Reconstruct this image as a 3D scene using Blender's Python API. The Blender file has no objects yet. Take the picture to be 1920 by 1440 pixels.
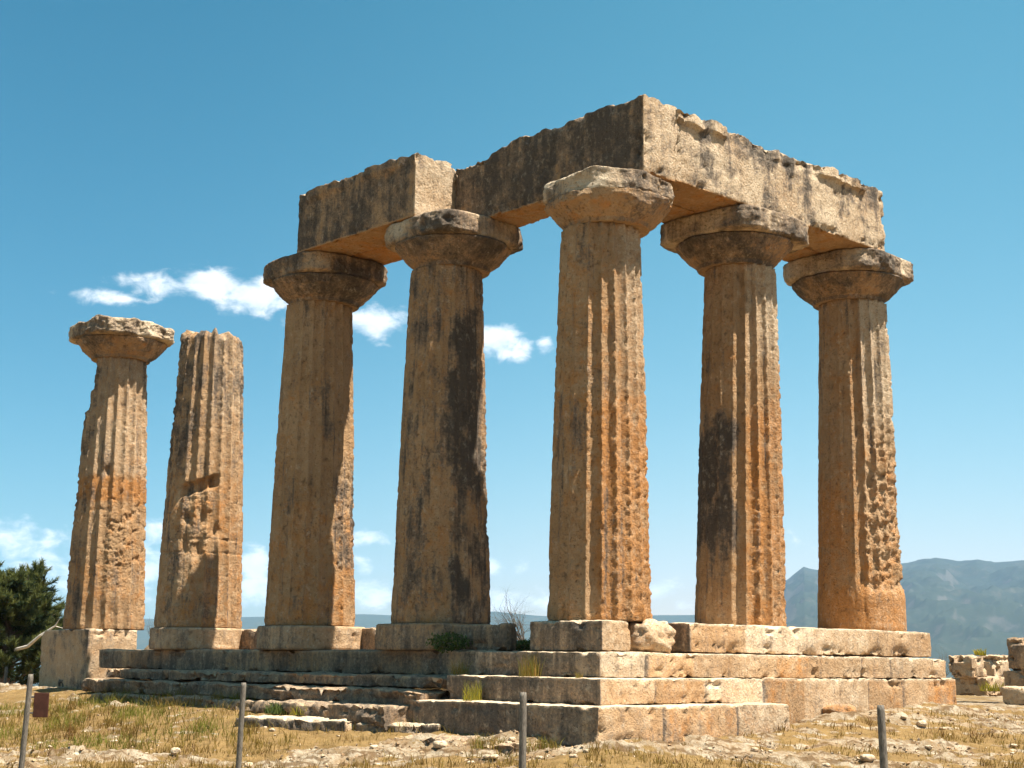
import bpy, math, random
import numpy as np
from mathutils import Matrix, Vector
random.seed(7)
RNG = np.random.default_rng(11)
scene = bpy.context.scene
COL = scene.collection
PI = math.pi

# ------------------------------------------------------------------ noise
def _h(ix, iy, iz, s):
    n = (ix.astype(np.int64)*374761393 + iy.astype(np.int64)*668265263 + iz.astype(np.int64)*2147483647 + s*1274126177) & 0xffffffff
    n = ((n ^ (n >> 13))*1274126177) & 0xffffffff
    n = ((n ^ (n >> 16))*2246822519) & 0xffffffff
    return (n ^ (n >> 15)) & 0xffffffff
_G = np.array([(1,1,0),(-1,1,0),(1,-1,0),(-1,-1,0),(1,0,1),(-1,0,1),(1,0,-1),(-1,0,-1),(0,1,1),(0,-1,1),(0,1,-1),(0,-1,-1),(1,1,0),(0,-1,1),(-1,1,0),(0,-1,-1)], float)
def pn(P, seed=0):
    P = np.asarray(P, float)
    I = np.floor(P).astype(np.int64); F = P - I
    W = F*F*F*(F*(F*6-15)+10)
    out = 0
    for dx in (0,1):
        wx = W[:,0] if dx else 1-W[:,0]
        for dy in (0,1):
            wy = W[:,1] if dy else 1-W[:,1]
            for dz in (0,1):
                wz = W[:,2] if dz else 1-W[:,2]
                g = _G[_h(I[:,0]+dx, I[:,1]+dy, I[:,2]+dz, seed) & 15]
                out = out + wx*wy*wz*(g[:,0]*(F[:,0]-dx)+g[:,1]*(F[:,1]-dy)+g[:,2]*(F[:,2]-dz))
    return out
def fbm(P, sc=1.0, octv=4, seed=0, gain=.5, st=(1,1,1)):
    P = np.asarray(P, float)*np.array(st)*sc
    a, t, o = 1.0, 0.0, 0
    for i in range(octv):
        o = o + a*pn(P, seed+i*17); t += a; a *= gain; P = P*2.03+3.7
    return o/t*1.6
def ss(a, b, x):
    t = np.clip((x-a)/(b-a), 0, 1); return t*t*(3-2*t)
def cells(P, sc, seed=0):
    """distance to the nearest of one jittered point per cell"""
    P = np.asarray(P, float)*sc; I = np.floor(P).astype(np.int64); best = np.full(len(P), 9.0)
    for dx in (-1,0,1):
        for dy in (-1,0,1):
            for dz in (-1,0,1):
                J = I+np.array([dx,dy,dz]); h = _h(J[:,0],J[:,1],J[:,2],seed)
                q = J+np.stack([(h&1023)/1023.,((h>>10)&1023)/1023.,((h>>20)&1023)/1023.],1)
                best = np.minimum(best, np.linalg.norm(q-P,axis=1))
    return best

# ------------------------------------------------------------------ object helpers
def tag(o, label=None, cat=None, group=None, kind=None):
    if label: o['label'] = label
    if cat: o['category'] = cat
    if group: o['group'] = group
    if kind: o['kind'] = kind
    elif cat: o['kind'] = 'thing'
    return o
def empty(name, loc, label, cat, group=None):
    o = bpy.data.objects.new(name, None); o.empty_display_size = .3
    COL.objects.link(o); o.location = loc
    return tag(o, label, cat, group)
def mesh_obj(name, V, F, mat, parent=None, origin=(0,0,0), smooth=True, mask=None, sharp=None):
    """V world coordinates, F int array (n,4) or (n,3) or list of faces; origin = world origin of the object"""
    V = np.asarray(V, float)
    me = bpy.data.meshes.new(name)
    L = V - np.array(origin, float)
    if isinstance(F, np.ndarray):
        n, k = F.shape
        me.vertices.add(len(L)); me.vertices.foreach_set('co', L.astype(np.float32).ravel())
        me.loops.add(n*k); me.loops.foreach_set('vertex_index', F.astype(np.int32).ravel())
        me.polygons.add(n); me.polygons.foreach_set('loop_start', (np.arange(n)*k).astype(np.int32))
        me.polygons.foreach_set('loop_total', np.full(n, k, np.int32))
        me.update(calc_edges=True)
    else:
        me.from_pydata([tuple(v) for v in L], [], [tuple(int(i) for i in f) for f in F]); me.update()
    me.polygons.foreach_set('use_smooth', np.full(len(me.polygons), smooth, bool))
    if mask is not None:
        a = me.attributes.new('mask', 'FLOAT_COLOR', 'POINT')
        a.data.foreach_set('color', np.asarray(mask, np.float32).ravel())
    me.validate()
    if sharp: me.set_sharp_from_angle(angle=math.radians(sharp))
    if mat: me.materials.append(mat)
    o = bpy.data.objects.new(name, me); COL.objects.link(o)
    if parent is not None:
        o.parent = parent
        pl = parent_world(parent)
        o.location = tuple(np.array(origin)-pl)
    else:
        o.location = origin
    return o
def parent_world(o):
    p = np.zeros(3)
    while o is not None:
        p += np.array(o.location); o = o.parent
    return p

# ------------------------------------------------------------------ node helper
class NT:
    def __init__(s, mat):
        s.t = mat.node_tree; s.n = s.t.nodes; s.l = s.t.links
    def add(s, typ, **kw):
        n = s.n.new(typ)
        for k, v in kw.items():
            if k == 'inp':
                for a, b in v.items():
                    if hasattr(b, 'is_output') : s.l.new(b, n.inputs[a])
                    else: n.inputs[a].default_value = b
            else: setattr(n, k, v)
        return n
    def math(s, op, a, b=None, c=None, clamp=False):
        n = s.n.new('ShaderNodeMath'); n.operation = op; n.use_clamp = clamp
        for i, v in enumerate((a, b, c)):
            if v is None: continue
            if hasattr(v, 'is_output'): s.l.new(v, n.inputs[i])
            else: n.inputs[i].default_value = v
        return n.outputs[0]
    def mix(s, f, a, b, mode='MIX'):
        n = s.n.new('ShaderNodeMix'); n.data_type = 'RGBA'; n.blend_type = mode
        for i, v in ((0, f), (6, a), (7, b)):
            if hasattr(v, 'is_output'): s.l.new(v, n.inputs[i])
            else: n.inputs[i].default_value = v if i == 0 else (*v, 1) if len(v) == 3 else v
        return n.outputs[2]
    def ramp(s, x, a, b):
        n = s.n.new('ShaderNodeMapRange'); n.interpolation_type = 'SMOOTHSTEP'; n.clamp = True
        s.l.new(x, n.inputs[0]); n.inputs[1].default_value = a; n.inputs[2].default_value = b
        return n.outputs[0]
    def noise(s, vec, sc, det=4, rough=.6, dist=0):
        n = s.n.new('ShaderNodeTexNoise'); s.l.new(vec, n.inputs['Vector'])
        n.inputs['Scale'].default_value = sc; n.inputs['Detail'].default_value = det
        n.inputs['Roughness'].default_value = rough; n.inputs['Distortion'].default_value = dist
        return n.outputs[0]
    def vmul(s, vec, v):
        n = s.n.new('ShaderNodeVectorMath'); n.operation = 'MULTIPLY'
        s.l.new(vec, n.inputs[0]); n.inputs[1].default_value = v
        return n.outputs[0]
def new_mat(name):
    m = bpy.data.materials.new(name); m.use_nodes = True; m.node_tree.nodes.clear()
    t = NT(m)
    out = t.add('ShaderNodeOutputMaterial'); b = t.add('ShaderNodeBsdfPrincipled')
    b.inputs['Specular IOR Level'].default_value = .15
    t.l.new(b.outputs[0], out.inputs[0])
    return m, t, b

def stone_material(name, bump=1.0):
    """weathered limestone; vertex mask R = dark crust and painted shade, G = warm orange, B = pale, A = block tone"""
    m, t, b = new_mat(name)
    pos = t.add('ShaderNodeNewGeometry').outputs['Position']
    at = t.add('ShaderNodeAttribute', attribute_name='mask')
    sep = t.add('ShaderNodeSeparateColor'); t.l.new(at.outputs['Color'], sep.inputs[0])
    R, G, B = sep.outputs[0], sep.outputs[1], sep.outputs[2]; A = at.outputs['Alpha']
    big = t.noise(pos, .9, 5); mid = t.noise(pos, 4.5, 7, .65); fine = t.noise(pos, 22, 6, .7); grit = t.noise(pos, 85, 3, .6)
    streak = t.noise(t.vmul(pos, (7, 7, .7)), 1.0, 6, .65)
    c = t.mix(t.ramp(big, .35, .65), STONE['tan'], STONE['tan2'])
    c = t.mix(t.math('MULTIPLY', t.ramp(t.math('ADD', mid, t.math('MULTIPLY', G, .45)), .62, .95), .85), c, STONE['orange'])
    c = t.mix(t.math('MULTIPLY', t.ramp(t.math('ADD', fine, t.math('MULTIPLY', B, .35)), .55, .9), .7), c, STONE['pale'])
    c = t.mix(t.math('MULTIPLY', B, .55, clamp=True), c, STONE['pale'])
    # dark lichen crust in patches and streaks, plus shade painted into R
    cr = t.math('ADD', t.math('MULTIPLY', R, 1.0), t.math('ADD', t.math('MULTIPLY', t.math('SUBTRACT', streak, .5), 1.35), t.math('MULTIPLY', t.math('SUBTRACT', fine, .5), 1.2)))
    c = t.mix(t.math('MULTIPLY', t.ramp(cr, .16, .62), .66), c, STONE['grey'])
    c = t.mix(t.math('MULTIPLY', t.ramp(cr, .38, .98), .88), c, STONE['crust'])
    # fine dark specks (pores in the stone) and grain
    c = t.mix(t.math('MULTIPLY', t.ramp(grit, .52, .75), .35), c, STONE['crust'])
    sp = t.noise(t.vmul(pos, (1, 1, 1.35)), 26, 5, .75)
    sp2 = t.noise(t.vmul(pos, (1, 1, .8)), 8.5, 7, .72)
    c = t.mix(t.math('MULTIPLY', t.ramp(sp, .57, .68), .62), c, STONE['pit'])
    c = t.mix(t.math('MULTIPLY', t.ramp(sp2, .55, .72), .5), c, STONE['crust'])
    c = t.mix(t.math('MULTIPLY', t.ramp(sp2, .46, .30), .35), c, STONE['pale'])
    lich = t.ramp(t.noise(pos, 9, 5, .7), .64, .74)
    c = t.mix(t.math('MULTIPLY', lich, t.math('MULTIPLY', B, .7)), c, STONE['lichen'])
    tone = t.add('ShaderNodeCombineColor', inp={0: A, 1: A, 2: A}).outputs[0]
    c = t.mix(1.0, c, tone, 'MULTIPLY')
    t.l.new(c, b.inputs['Base Color']); b.inputs['Roughness'].default_value = .92
    hgt = t.math('ADD', t.math('MULTIPLY', mid, .9), t.math('ADD', t.math('MULTIPLY', fine, .75), t.math('MULTIPLY', grit, .22)))
    hgt = t.math('SUBTRACT', hgt, t.math('ADD', t.math('MULTIPLY', t.ramp(sp, .57, .70), .35), t.math('MULTIPLY', t.ramp(sp2, .55, .75), .45)))
    bp = t.add('ShaderNodeBump', inp={'Strength': 1.0, 'Distance': .075*bump, 'Height': hgt})
    t.l.new(bp.outputs[0], b.inputs['Normal'])
    return m
STONE = dict(grey=(.205,.155,.115), tan=(.40,.235,.112), tan2=(.47,.30,.16), orange=(.47,.205,.058), pale=(.68,.56,.40), crust=(.080,.067,.054), pit=(.075,.042,.02), lichen=(.60,.53,.39))
M_STONE = stone_material('weathered_limestone')
M_STEP = stone_material('step_limestone', .5)

def simple_mat(name, c1, c2, sc=8, rough=.85, st=(1,1,1), bump=.01, spec=.2):
    m, t, b = new_mat(name)
    pos = t.add('ShaderNodeNewGeometry').outputs['Position']
    n = t.noise(t.vmul(pos, st), sc, 6, .65)
    t.l.new(t.mix(t.ramp(n, .35, .65), c1, c2), b.inputs['Base Color'])
    b.inputs['Roughness'].default_value = rough; b.inputs['Specular IOR Level'].default_value = spec
    if bump:
        bp = t.add('ShaderNodeBump', inp={'Strength': .7, 'Distance': bump, 'Height': n}); t.l.new(bp.outputs[0], b.inputs['Normal'])
    return m
def leaf_mat(name, c1, c2, trans=.35, c3=None):
    m, t, b = new_mat(name)
    at = t.add('ShaderNodeAttribute', attribute_name='mask')
    sep = t.add('ShaderNodeSeparateColor'); t.l.new(at.outputs['Color'], sep.inputs[0])
    c = t.mix(sep.outputs[0], c1, c2)
    if c3: c = t.mix(sep.outputs[1], c, c3)
    t.l.new(c, b.inputs['Base Color']); b.inputs['Roughness'].default_value = .7
    tr = t.add('ShaderNodeBsdfTranslucent'); t.l.new(c, tr.inputs[0])
    mx = t.add('ShaderNodeMixShader', inp={0: trans})
    t.l.new(b.outputs[0], mx.inputs[1]); t.l.new(tr.outputs[0], mx.inputs[2])
    out = [n for n in t.n if n.type == 'OUTPUT_MATERIAL'][0]
    t.l.new(mx.outputs[0], out.inputs[0])
    return m

# ------------------------------------------------------------------ camera (solved from the columns)
CAM = np.array([16.3969, -17.4119, -0.648]); YAW, PITCH, ROLL, FPX = 2.3858, .1831, .0115, 2821.6
fw = np.array([math.cos(YAW)*math.cos(PITCH), math.sin(YAW)*math.cos(PITCH), math.sin(PITCH)])
r0 = np.array([math.sin(YAW), -math.cos(YAW), 0]); u0 = np.cross(r0, fw)
rt = r0*math.cos(ROLL)+u0*math.sin(ROLL); up = u0*math.cos(ROLL)-r0*math.sin(ROLL)
cd = bpy.data.cameras.new('camera'); cam = bpy.data.objects.new('camera', cd); COL.objects.link(cam)
cam.matrix_world = Matrix(((rt[0], up[0], -fw[0], CAM[0]), (rt[1], up[1], -fw[1], CAM[1]), (rt[2], up[2], -fw[2], CAM[2]), (0,0,0,1)))
cd.sensor_width = 36; cd.lens = 36*FPX/1920; cd.clip_start = .1; cd.clip_end = 60000
scene.camera = cam
def at_depth(px, py, d):
    """a world point on the sight line of a photo pixel, at a given distance: only used to survey where things stand"""
    return CAM + d*(fw + rt*(px-960)/FPX - up*(py-720)/FPX)

# ------------------------------------------------------------------ terrain
Q2 = math.sqrt(2)
def plat_dist(x, y):
    dx = np.maximum(x-1.7, 0); dy = np.maximum(-1.75-y, 0)
    # beyond the ends of the platform
    ex = np.maximum(-17.2-x, 0); ey = np.maximum(y-8.6, 0)
    return np.sqrt(dx**2+dy**2), ex, ey
def ground_base(x, y):
    s = (x-y)/Q2; t = (x+y)/Q2; dep = 23.9-s
    left = np.interp(dep, [0, 18, 21, 30, 60, 120, 300, 900, 2500], [-2.35, -2.14, -2.1, -1.95, -2.0, -3, -14, -60, -85])
    right = np.interp(dep, [0, 18, 21, 26, 34, 60, 120, 300, 900, 2500], [-2.35, -2.15, -2.1, -1.8, -1.47, -1.6, -3, -14, -60, -85])
    w = ss(-2, 7, t)
    base = left*(1-w)+right*w
    d, ex, ey = plat_dist(x, y)
    cdist = np.minimum(np.hypot(x-1, y+1), 9.0)
    foot = -1.70+.36*ss(1.0, 9.0, cdist)
    bank = foot-.17*d-.2*ex-.25*ey
    z = np.maximum(base, bank)
    inside = ss(-.1, -.55, x)*ss(.75, 1.3, y)*ss(9.2, 8.2, y)*ss(-17.0, -15.8, x)
    z = z*(1-inside)+(-.30)*inside
    return z
def rock_mask(x, y):
    """0 bare pale rock ... 1 dry grass"""
    P = np.stack([x, y, np.zeros_like(x)], 1)
    s = (x-y)/Q2; t = (x+y)/Q2
    A = np.stack([t*.28, s*.75, np.zeros_like(x)], 1)
    n = fbm(A, 1.0, 4, 5)*.7+fbm(np.stack([t*1.5, s*3.6, np.zeros_like(x)], 1), 1.0, 5, 9, gain=.65)*.75
    d, ex, ey = plat_dist(x, y)
    dep = 23.9-s
    bias = .10
    bias = bias+.22*ss(-1.0, -6.5, t)*ss(21.5, 24.5, dep)      # grassy strip on the left by the steps
    bias = bias+.45*ss(4.6, 6.8, t)*ss(24.5, 21.5, dep)        # grassy lower right corner
    bias = bias-.16*ss(2.6, .8, d)*ss(.0, 2.0, t)              # bare rock bank below the lit flank
    bias = bias-.28*ss(-5.5, -2.5, t)*ss(2.5, 0, t)*ss(20.2, 21.2, dep)*ss(23.6, 22.6, dep)
    bias = bias+.30*ss(20.9, 20.2, dep)*ss(-6, -3, t)
    bias = bias+.45*ss(40, 70, dep)
    return ss(-.12, .22, n+bias)
def ground_full(x, y):
    z = ground_base(x, y)
    P = np.stack([x, y, np.zeros_like(x)], 1)
    g = rock_mask(x, y)
    near = ss(75, 45, np.hypot(x-CAM[0], y-CAM[1]))
    s = (x-y)/Q2; t = (x+y)/Q2
    A = np.stack([t*.38, s*1.5, np.zeros_like(x)], 1)
    h = fbm(A, 1.3, 5, 21)*.5+.5
    led = h*7; fr_ = led-np.floor(led); crack_shade = ss(.50, .62, fr_)*ss(1.0, .88, fr_); led = (np.floor(led)+ss(.55, .95, led-np.floor(led)))/7     # ledges of bedrock; dark crack lines painted in for riser shade
    inside = ss(.3, -.6, x)*ss(-1.5, .6, y)
    rough = (led-.5)*.42+fbm(P, 3.2, 4, 31)*.035+fbm(P, 8, 4, 33)*.035+fbm(P, 22, 2, 41)*.016
    soft = fbm(P, 1.1, 3, 51)*.06+fbm(P, 9, 2, 53)*.015
    z = z+near*(rough*(1-g)+soft*g)*(1-.8*inside)
    far = ss(150, 600, np.hypot(x, y))
    return z+far*fbm(P, .004, 4, 61)*5, g, crack_shade*near

def warp_axis(lo, hi, step, far, n):
    core = np.arange(lo, hi+step, step)
    g = np.geomspace(step*2, far, n)
    return np.concatenate([(lo-np.cumsum(np.diff(np.concatenate([[0], g]))))[::-1], core, hi+np.cumsum(np.diff(np.concatenate([[0], g])))])
M_GROUND = None
def ground_material():
    m, t, b = new_mat('rocky_ground')
    pos = t.add('ShaderNodeNewGeometry').outputs['Position']
    at = t.add('ShaderNodeAttribute', attribute_name='mask')
    sep = t.add('ShaderNodeSeparateColor'); t.l.new(at.outputs['Color'], sep.inputs[0])
    G, H = sep.outputs[0], sep.outputs[1]
    mid = t.noise(pos, 3.5, 7, .7); fine = t.noise(pos, 18, 6, .7); grit = t.noise(pos, 70, 4, .65)
    rock = t.mix(t.ramp(mid, .38, .62), (.205,.15,.09), (.36,.30,.215))
    rock = t.mix(t.math('MULTIPLY', t.ramp(fine, .48, .66), .75), rock, (.21,.125,.055))
    rock = t.mix(t.math('MULTIPLY', t.ramp(t.noise(pos, 1.3, 5), .45, .7), .6), rock, (.22,.13,.055))
    rock = t.mix(t.math('MULTIPLY', t.ramp(grit, .58, .72), .5), rock, (.14,.10,.06))
    rock = t.mix(t.math('MULTIPLY', t.ramp(t.math('ADD', H, t.math('MULTIPLY', t.math('SUBTRACT', fine, .5), 1.6)), .35, .9), .75), rock, (.10,.055,.022))
    soil = t.mix(t.ramp(mid, .35, .65), (.155,.092,.032), (.235,.148,.056))
    soil = t.mix(t.math('MULTIPLY', t.ramp(fine, .5, .68), .6), soil, (.11,.085,.03))
    soil = t.mix(t.math('MULTIPLY', t.ramp(grit, .56, .66), .7), soil, (.30,.22,.11))
    gg = t.ramp(t.math('ADD', G, t.math('MULTIPLY', t.math('SUBTRACT', fine, .5), .9)), .35, .65)
    c = t.mix(gg, rock, soil)
    far = t.mix(t.ramp(t.noise(pos, .02, 6), .4, .6), (.13,.13,.055), (.26,.21,.10))
    c = t.mix(sep.outputs[2], c, far)
    t.l.new(c, b.inputs['Base Color']); b.inputs['Roughness'].default_value = .95
    hg = t.math('ADD', mid, t.math('ADD', t.math('MULTIPLY', fine, .6), t.math('MULTIPLY', grit, .25)))
    bp = t.add('ShaderNodeBump', inp={'Strength': .9, 'Distance': .05, 'Height': hg}); t.l.new(bp.outputs[0], b.inputs['Normal'])
    return m
def build_ground():
    T = warp_axis(-15, 13, .065, 9000, 42); S = warp_axis(-14, 5.5, .055, 9000, 42)
    tt, sg = np.meshgrid(T, S)
    x = ((tt+sg)/Q2).ravel(); y = ((tt-sg)/Q2).ravel()
    z, g, h = ground_full(x, y)
    nt, ns = len(T), len(S)
    i = np.arange(ns*nt).reshape(ns, nt)
    F = np.stack([i[:-1,:-1], i[1:,:-1], i[1:,1:], i[:-1,1:]], -1).reshape(-1, 4)
    far = ss(60, 140, np.hypot(x, y))
    o = mesh_obj('ground', np.stack([x, y, z], 1), F, ground_material(), mask=np.stack([g, h, far, np.ones_like(g)], 1))
    tag(o, kind='structure', label='pale rocky ground with patches of dry golden grass')
build_ground()
def gz(x, y):
    return float(ground_full(np.array([float(x)]), np.array([float(y)]))[0][0])

# ------------------------------------------------------------------ stone builders
def radial(R, Z, cx, cy, capb=True, capt=True, ax=None):
    """R[nz, nt] radii; Z[nz, nt] or [nz] heights; ax[nz,2] = axis offset"""
    nz, nt = R.shape
    th = np.linspace(0, 2*PI, nt, endpoint=False)
    if Z.ndim == 1: Z = np.repeat(Z[:,None], nt, 1)
    X = cx+R*np.cos(th); Y = cy+R*np.sin(th)
    if ax is not None: X = X+ax[:,:1]; Y = Y+ax[:,1:2]
    V = np.stack([X.ravel(), Y.ravel(), Z.ravel()], 1)
    i = np.arange(nz*nt).reshape(nz, nt); j = np.roll(i, -1, 1)
    F = np.stack([i[:-1], j[:-1], j[1:], i[1:]], -1).reshape(-1, 4)
    rings = [F]
    return V, F
def close_caps(V, F, nz, nt, rings=5):
    """close top and bottom with shrinking rings that keep the edge's height noise"""
    parts_V = [V]; parts_F = [F]; n = len(V)
    for top in (False, True):
        base = (nz-1)*nt if top else 0
        ring = np.arange(base, base+nt); c = V[ring].mean(0)
        prev = ring
        for k in range(1, rings+1):
            f = 1-k/rings if k < rings else .02
            W = c+(V[ring]-c)*f
            parts_V.append(W); cur = np.arange(n, n+nt); n += nt
            a, b_ = prev, np.roll(prev, -1); d, e = cur, np.roll(cur, -1)
            q = np.stack([a, b_, e, d], 1) if top else np.stack([a, d, e, b_], 1)
            parts_F.append(q); prev = cur
    return np.concatenate(parts_V), np.concatenate(parts_F)

TH_CAM = math.atan2(CAM[1], CAM[0])
def angd(a, b):
    return (a-b+PI) % (2*PI)-PI
NTH, NZ = 320, 250

def shaft(name, cx, cy, rb, rt_, z1, seed, parent, mat=M_STONE, lean=(0,0), flute=lambda v, z: 1.0, dmg=lambda v, z: 0.0,
          carve=None, crust=lambda v, z: 0., warm=lambda v, z: 0., pale=lambda v, z: 0., ragged=0.0, tone=1.0, amp=1.0):
    """v = angle from the line of sight, + to the photo's right, in degrees; z in metres above the floor"""
    th = np.linspace(0, 2*PI, NTH, endpoint=False)
    z = np.linspace(0, z1, NZ)
    zz, tt = np.meshgrid(z, th, indexing='ij')
    f = zz/z1
    base = rb+(rt_-rb)*(f+.045*np.sin(f*PI)*-1)
    view = math.atan2(CAM[1]-cy, CAM[0]-cx)
    v = np.degrees(angd(tt, view))                      # + = towards the photo's right
    ph = (tt*20/(2*PI)+.5) % 1.0
    prof = 1-(2*ph-1)**2                                 # 0 at arris, 1 in the hollow
    P = np.stack([(base*np.cos(tt)).ravel()+seed*3.1, (base*np.sin(tt)).ravel()+seed*1.7, zz.ravel()], 1)
    sh = zz.shape
    n1 = fbm(P, 1.2, 4, seed).reshape(sh); n2 = fbm(P, 5, 4, seed+3).reshape(sh); n3 = fbm(P, 16, 3, seed+5).reshape(sh)
    vs = fbm(P, 2.6, 3, seed+8, st=(1,1,.25)).reshape(sh)
    D = np.clip(dmg(v, zz)+n1*.35, 0, 1)                 # damage amount 0..1
    fl = np.clip(flute(v, zz)*(1-.30*D)-.10*ss(.15, .6, vs), 0, 1)
    R = base-fl*.088*prof
    # chipped arrises
    chip = ss(.12, .5, n2+.35*D)*(1-prof)**2
    R -= chip*.019*(.35+fl)
    # notches knocked out of the arrises, and fine vertical weathering grooves
    rid = np.round(tt*20/(2*PI))
    nt_ = pn(np.stack([rid.ravel()*7.31+seed, zz.ravel()*8.0, rid.ravel()*2.7], 1), seed+21).reshape(sh)
    nt2 = pn(np.stack([rid.ravel()*3.17+seed, zz.ravel()*2.1, rid.ravel()*5.1], 1), seed+22).reshape(sh)
    R -= ss(.18, .34, nt_)*ss(-.25, .2, nt2+.5*D)*(1-prof)**1.5*.026*(.3+fl)
    gv = fbm(np.stack([tt.ravel()*9, zz.ravel()*.55, np.zeros(tt.size)], 1), 1.0, 4, seed+23).reshape(sh)
    R -= .010*ss(.1, .5, gv)
    # broken surface: pits and flaking
    Ps = P*np.array([1, 1, 2.3])
    dn = fbm(Ps, 3.4, 6, seed+12, gain=.68).reshape(sh)
    q = dn*4.5; flake = (np.floor(q)+ss(.72, .98, q-np.floor(q)))/4.5
    C2 = cells(Ps, 8.5, seed+2).reshape(sh); C3 = cells(Ps, 17, seed+4).reshape(sh)
    k = ss(.15, .95, D+.25*n2)
    R += amp*k*(np.clip(flake, -.8, .55)*.034-.016)
    R -= amp*k*ss(.40, .22, C2)*.020*ss(-.1, .3, n2)
    R -= amp*(.25+k)*ss(.36, .24, C3)*.014*ss(0, .3, n3)
    R -= amp*k*.016*np.abs(n3)
    R += amp*(n1*.012+n2*.005+n3*.005)
    # drum base joints / horizontal nicks
    R -= .012*ss(.6, .0, np.abs(zz-.02)/.05)
    if carve is not None: R = R-carve(v, zz, n1, n2)
    Z = zz.copy()
    if ragged:
        top = ss(z1-.5, z1, zz)
        rg = fbm(np.stack([np.cos(tt).ravel()*2, np.sin(tt).ravel()*2, np.zeros(tt.size)], 1), 1.5, 4, seed+31).reshape(sh)
        Z = Z+top*ragged*(rg-.2)
        R = R-.10*ss(z1-.16, z1, zz)**2
    ax = np.outer(z/z1, np.array(lean))
    V, F = radial(R, Z, cx, cy, ax=ax)
    n4 = fbm(P, 3.1, 5, seed+40, gain=.65, st=(1,1,.6)).reshape(sh)
    cr = np.clip(crust(v, zz)*(1+.9*n4)+.30*ss(.1, .6, vs)+.26*n4+.30*ss(.1, .55, gv)+.1*n1-.12, 0, 1)
    wm = np.clip(warm(v, zz)+.3*n1, 0, 1); pl = np.clip(pale(v, zz)+.25*ss(.35, .8, D)*0+.2*n2-.05, 0, 1)
    tn = np.full(sh, tone)*(1+.10*n1)
    K = np.stack([cr.ravel(), wm.ravel(), pl.ravel(), tn.ravel()], 1)
    V2, F2 = close_caps(V, F, NZ, NTH)
    ext = np.zeros((len(V2)-len(V), 4)); ext[:] = (.1, .1, .5, tone)
    return mesh_obj(name, V2, F2, mat, parent, origin=(cx, cy, 0), mask=np.concatenate([K, ext]))

def super_r(a, p, th):
    return a/(np.abs(np.cos(th))**p+np.abs(np.sin(th))**p)**(1/p)
def capital(cx, cy, z0, seed, parent, rn=.655, re=1.08, a=1.02, p=4.5, h1=.47, h2=.40, rough=1.0, tilt=0., crust=.15, crust_shade_e=.2, broken=None, pale=.2):
    nt, nz = 260, 46
    th = np.linspace(0, 2*PI, nt, endpoint=False)
    view = math.atan2(CAM[1]-cy, CAM[0]-cx)
    v = np.degrees(angd(th, view))[None]
    # echinus: annulets, then a swelling cushion
    f = np.linspace(0, 1, nz)
    prof = np.where(f < .14, rn+.012*np.sin(f/.14*PI*3)**2+.03*f/.14, rn+.03+(re-rn-.03)*np.clip((f-.14)/.76, 0, 1)**.78)
    prof = np.where(f > .9, re-.05*((f-.9)/.1)**2, prof)
    R = np.repeat(prof[:,None], nt, 1); Z = np.repeat((z0+f*h1)[:,None], nt, 1); T = np.repeat(th[None], nz, 0)
    def roughen(R, Z, sd, k):
        P = np.stack([(R*np.cos(T_)).ravel()+sd*2.3, (R*np.sin(T_)).ravel()-sd, Z.ravel()], 1)
        n1 = fbm(P, 1.1, 3, sd).reshape(R.shape); n2 = fbm(P, 4.5, 4, sd+1).reshape(R.shape); n3 = fbm(P, 14, 3, sd+2).reshape(R.shape)
        c = cells(P, 3.6, sd+4).reshape(R.shape)
        return R+k*(n1*.05+n2*.03+n3*.012-ss(.4, .1, c)*.05*ss(-.1, .4, n1)), n1, n2
    T_ = T
    R, n1, n2 = roughen(R, Z, seed+50, rough*np.repeat(ss(.05, .4, f)[:,None], nt, 1))
    if broken is not None: R = broken(v, Z-z0, R, 0)
    V, F = radial(R, Z, cx, cy)
    K = np.stack([np.clip(crust_shade_e+.55*n1+.1*ss(.5, 1, f)[:,None], 0, 1), np.clip(.35+.4*n2, 0, 1), np.clip(.05+.2*n1, 0, 1), 1+.1*n2], -1).reshape(-1, 4)  # crust mottling plus painted shade darkening the underside
    V2, F2 = close_caps(V, F, nz, nt)
    e = mesh_obj('echinus', V2, F2, M_STONE, parent, origin=(cx, cy, z0), mask=np.concatenate([K, np.full((len(V2)-len(V), 4), (.1,.2,.2,1.))]))
    # abacus: worn square slab
    nz2 = 26; f = np.linspace(0, 1, nz2)
    T_ = np.repeat(th[None], nz2, 0)
    edge = 1-.05*(np.clip(1-f/.12, 0, 1)**2)-.07*(np.clip((f-.86)/.14, 0, 1)**2)
    R = super_r(a, p, T_)*edge[:,None]
    Z = np.repeat((z0+h1-.012+f*(h2+.012))[:,None], nt, 1)
    R, n1, n2 = roughen(R, Z, seed+70, rough*1.3)
    if broken is not None: R = broken(v, Z-z0, R, 1)
    tilt_n = fbm(np.stack([np.cos(T_).ravel()*1.2, np.sin(T_).ravel()*1.2, np.zeros(T_.size)], 1), 1.4, 3, seed+81).reshape(T_.shape)
    if tilt: Z = Z+tilt*tilt_n*f[:,None]
    V, F = radial(R, Z, cx, cy)
    K = np.stack([np.clip(crust+.75*n1, 0, 1), np.clip(.1+.3*n2, 0, 1), np.clip(pale-.75*n1, 0, 1), 1+.1*n2], -1).reshape(-1, 4)
    V2, F2 = close_caps(V, F, nz2, nt)
    mesh_obj('abacus', V2, F2, M_STONE, parent, origin=(cx, cy, z0+h1), mask=np.concatenate([K, np.full((len(V2)-len(V), 4), (.15,.1,.6,1.))]))

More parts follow.
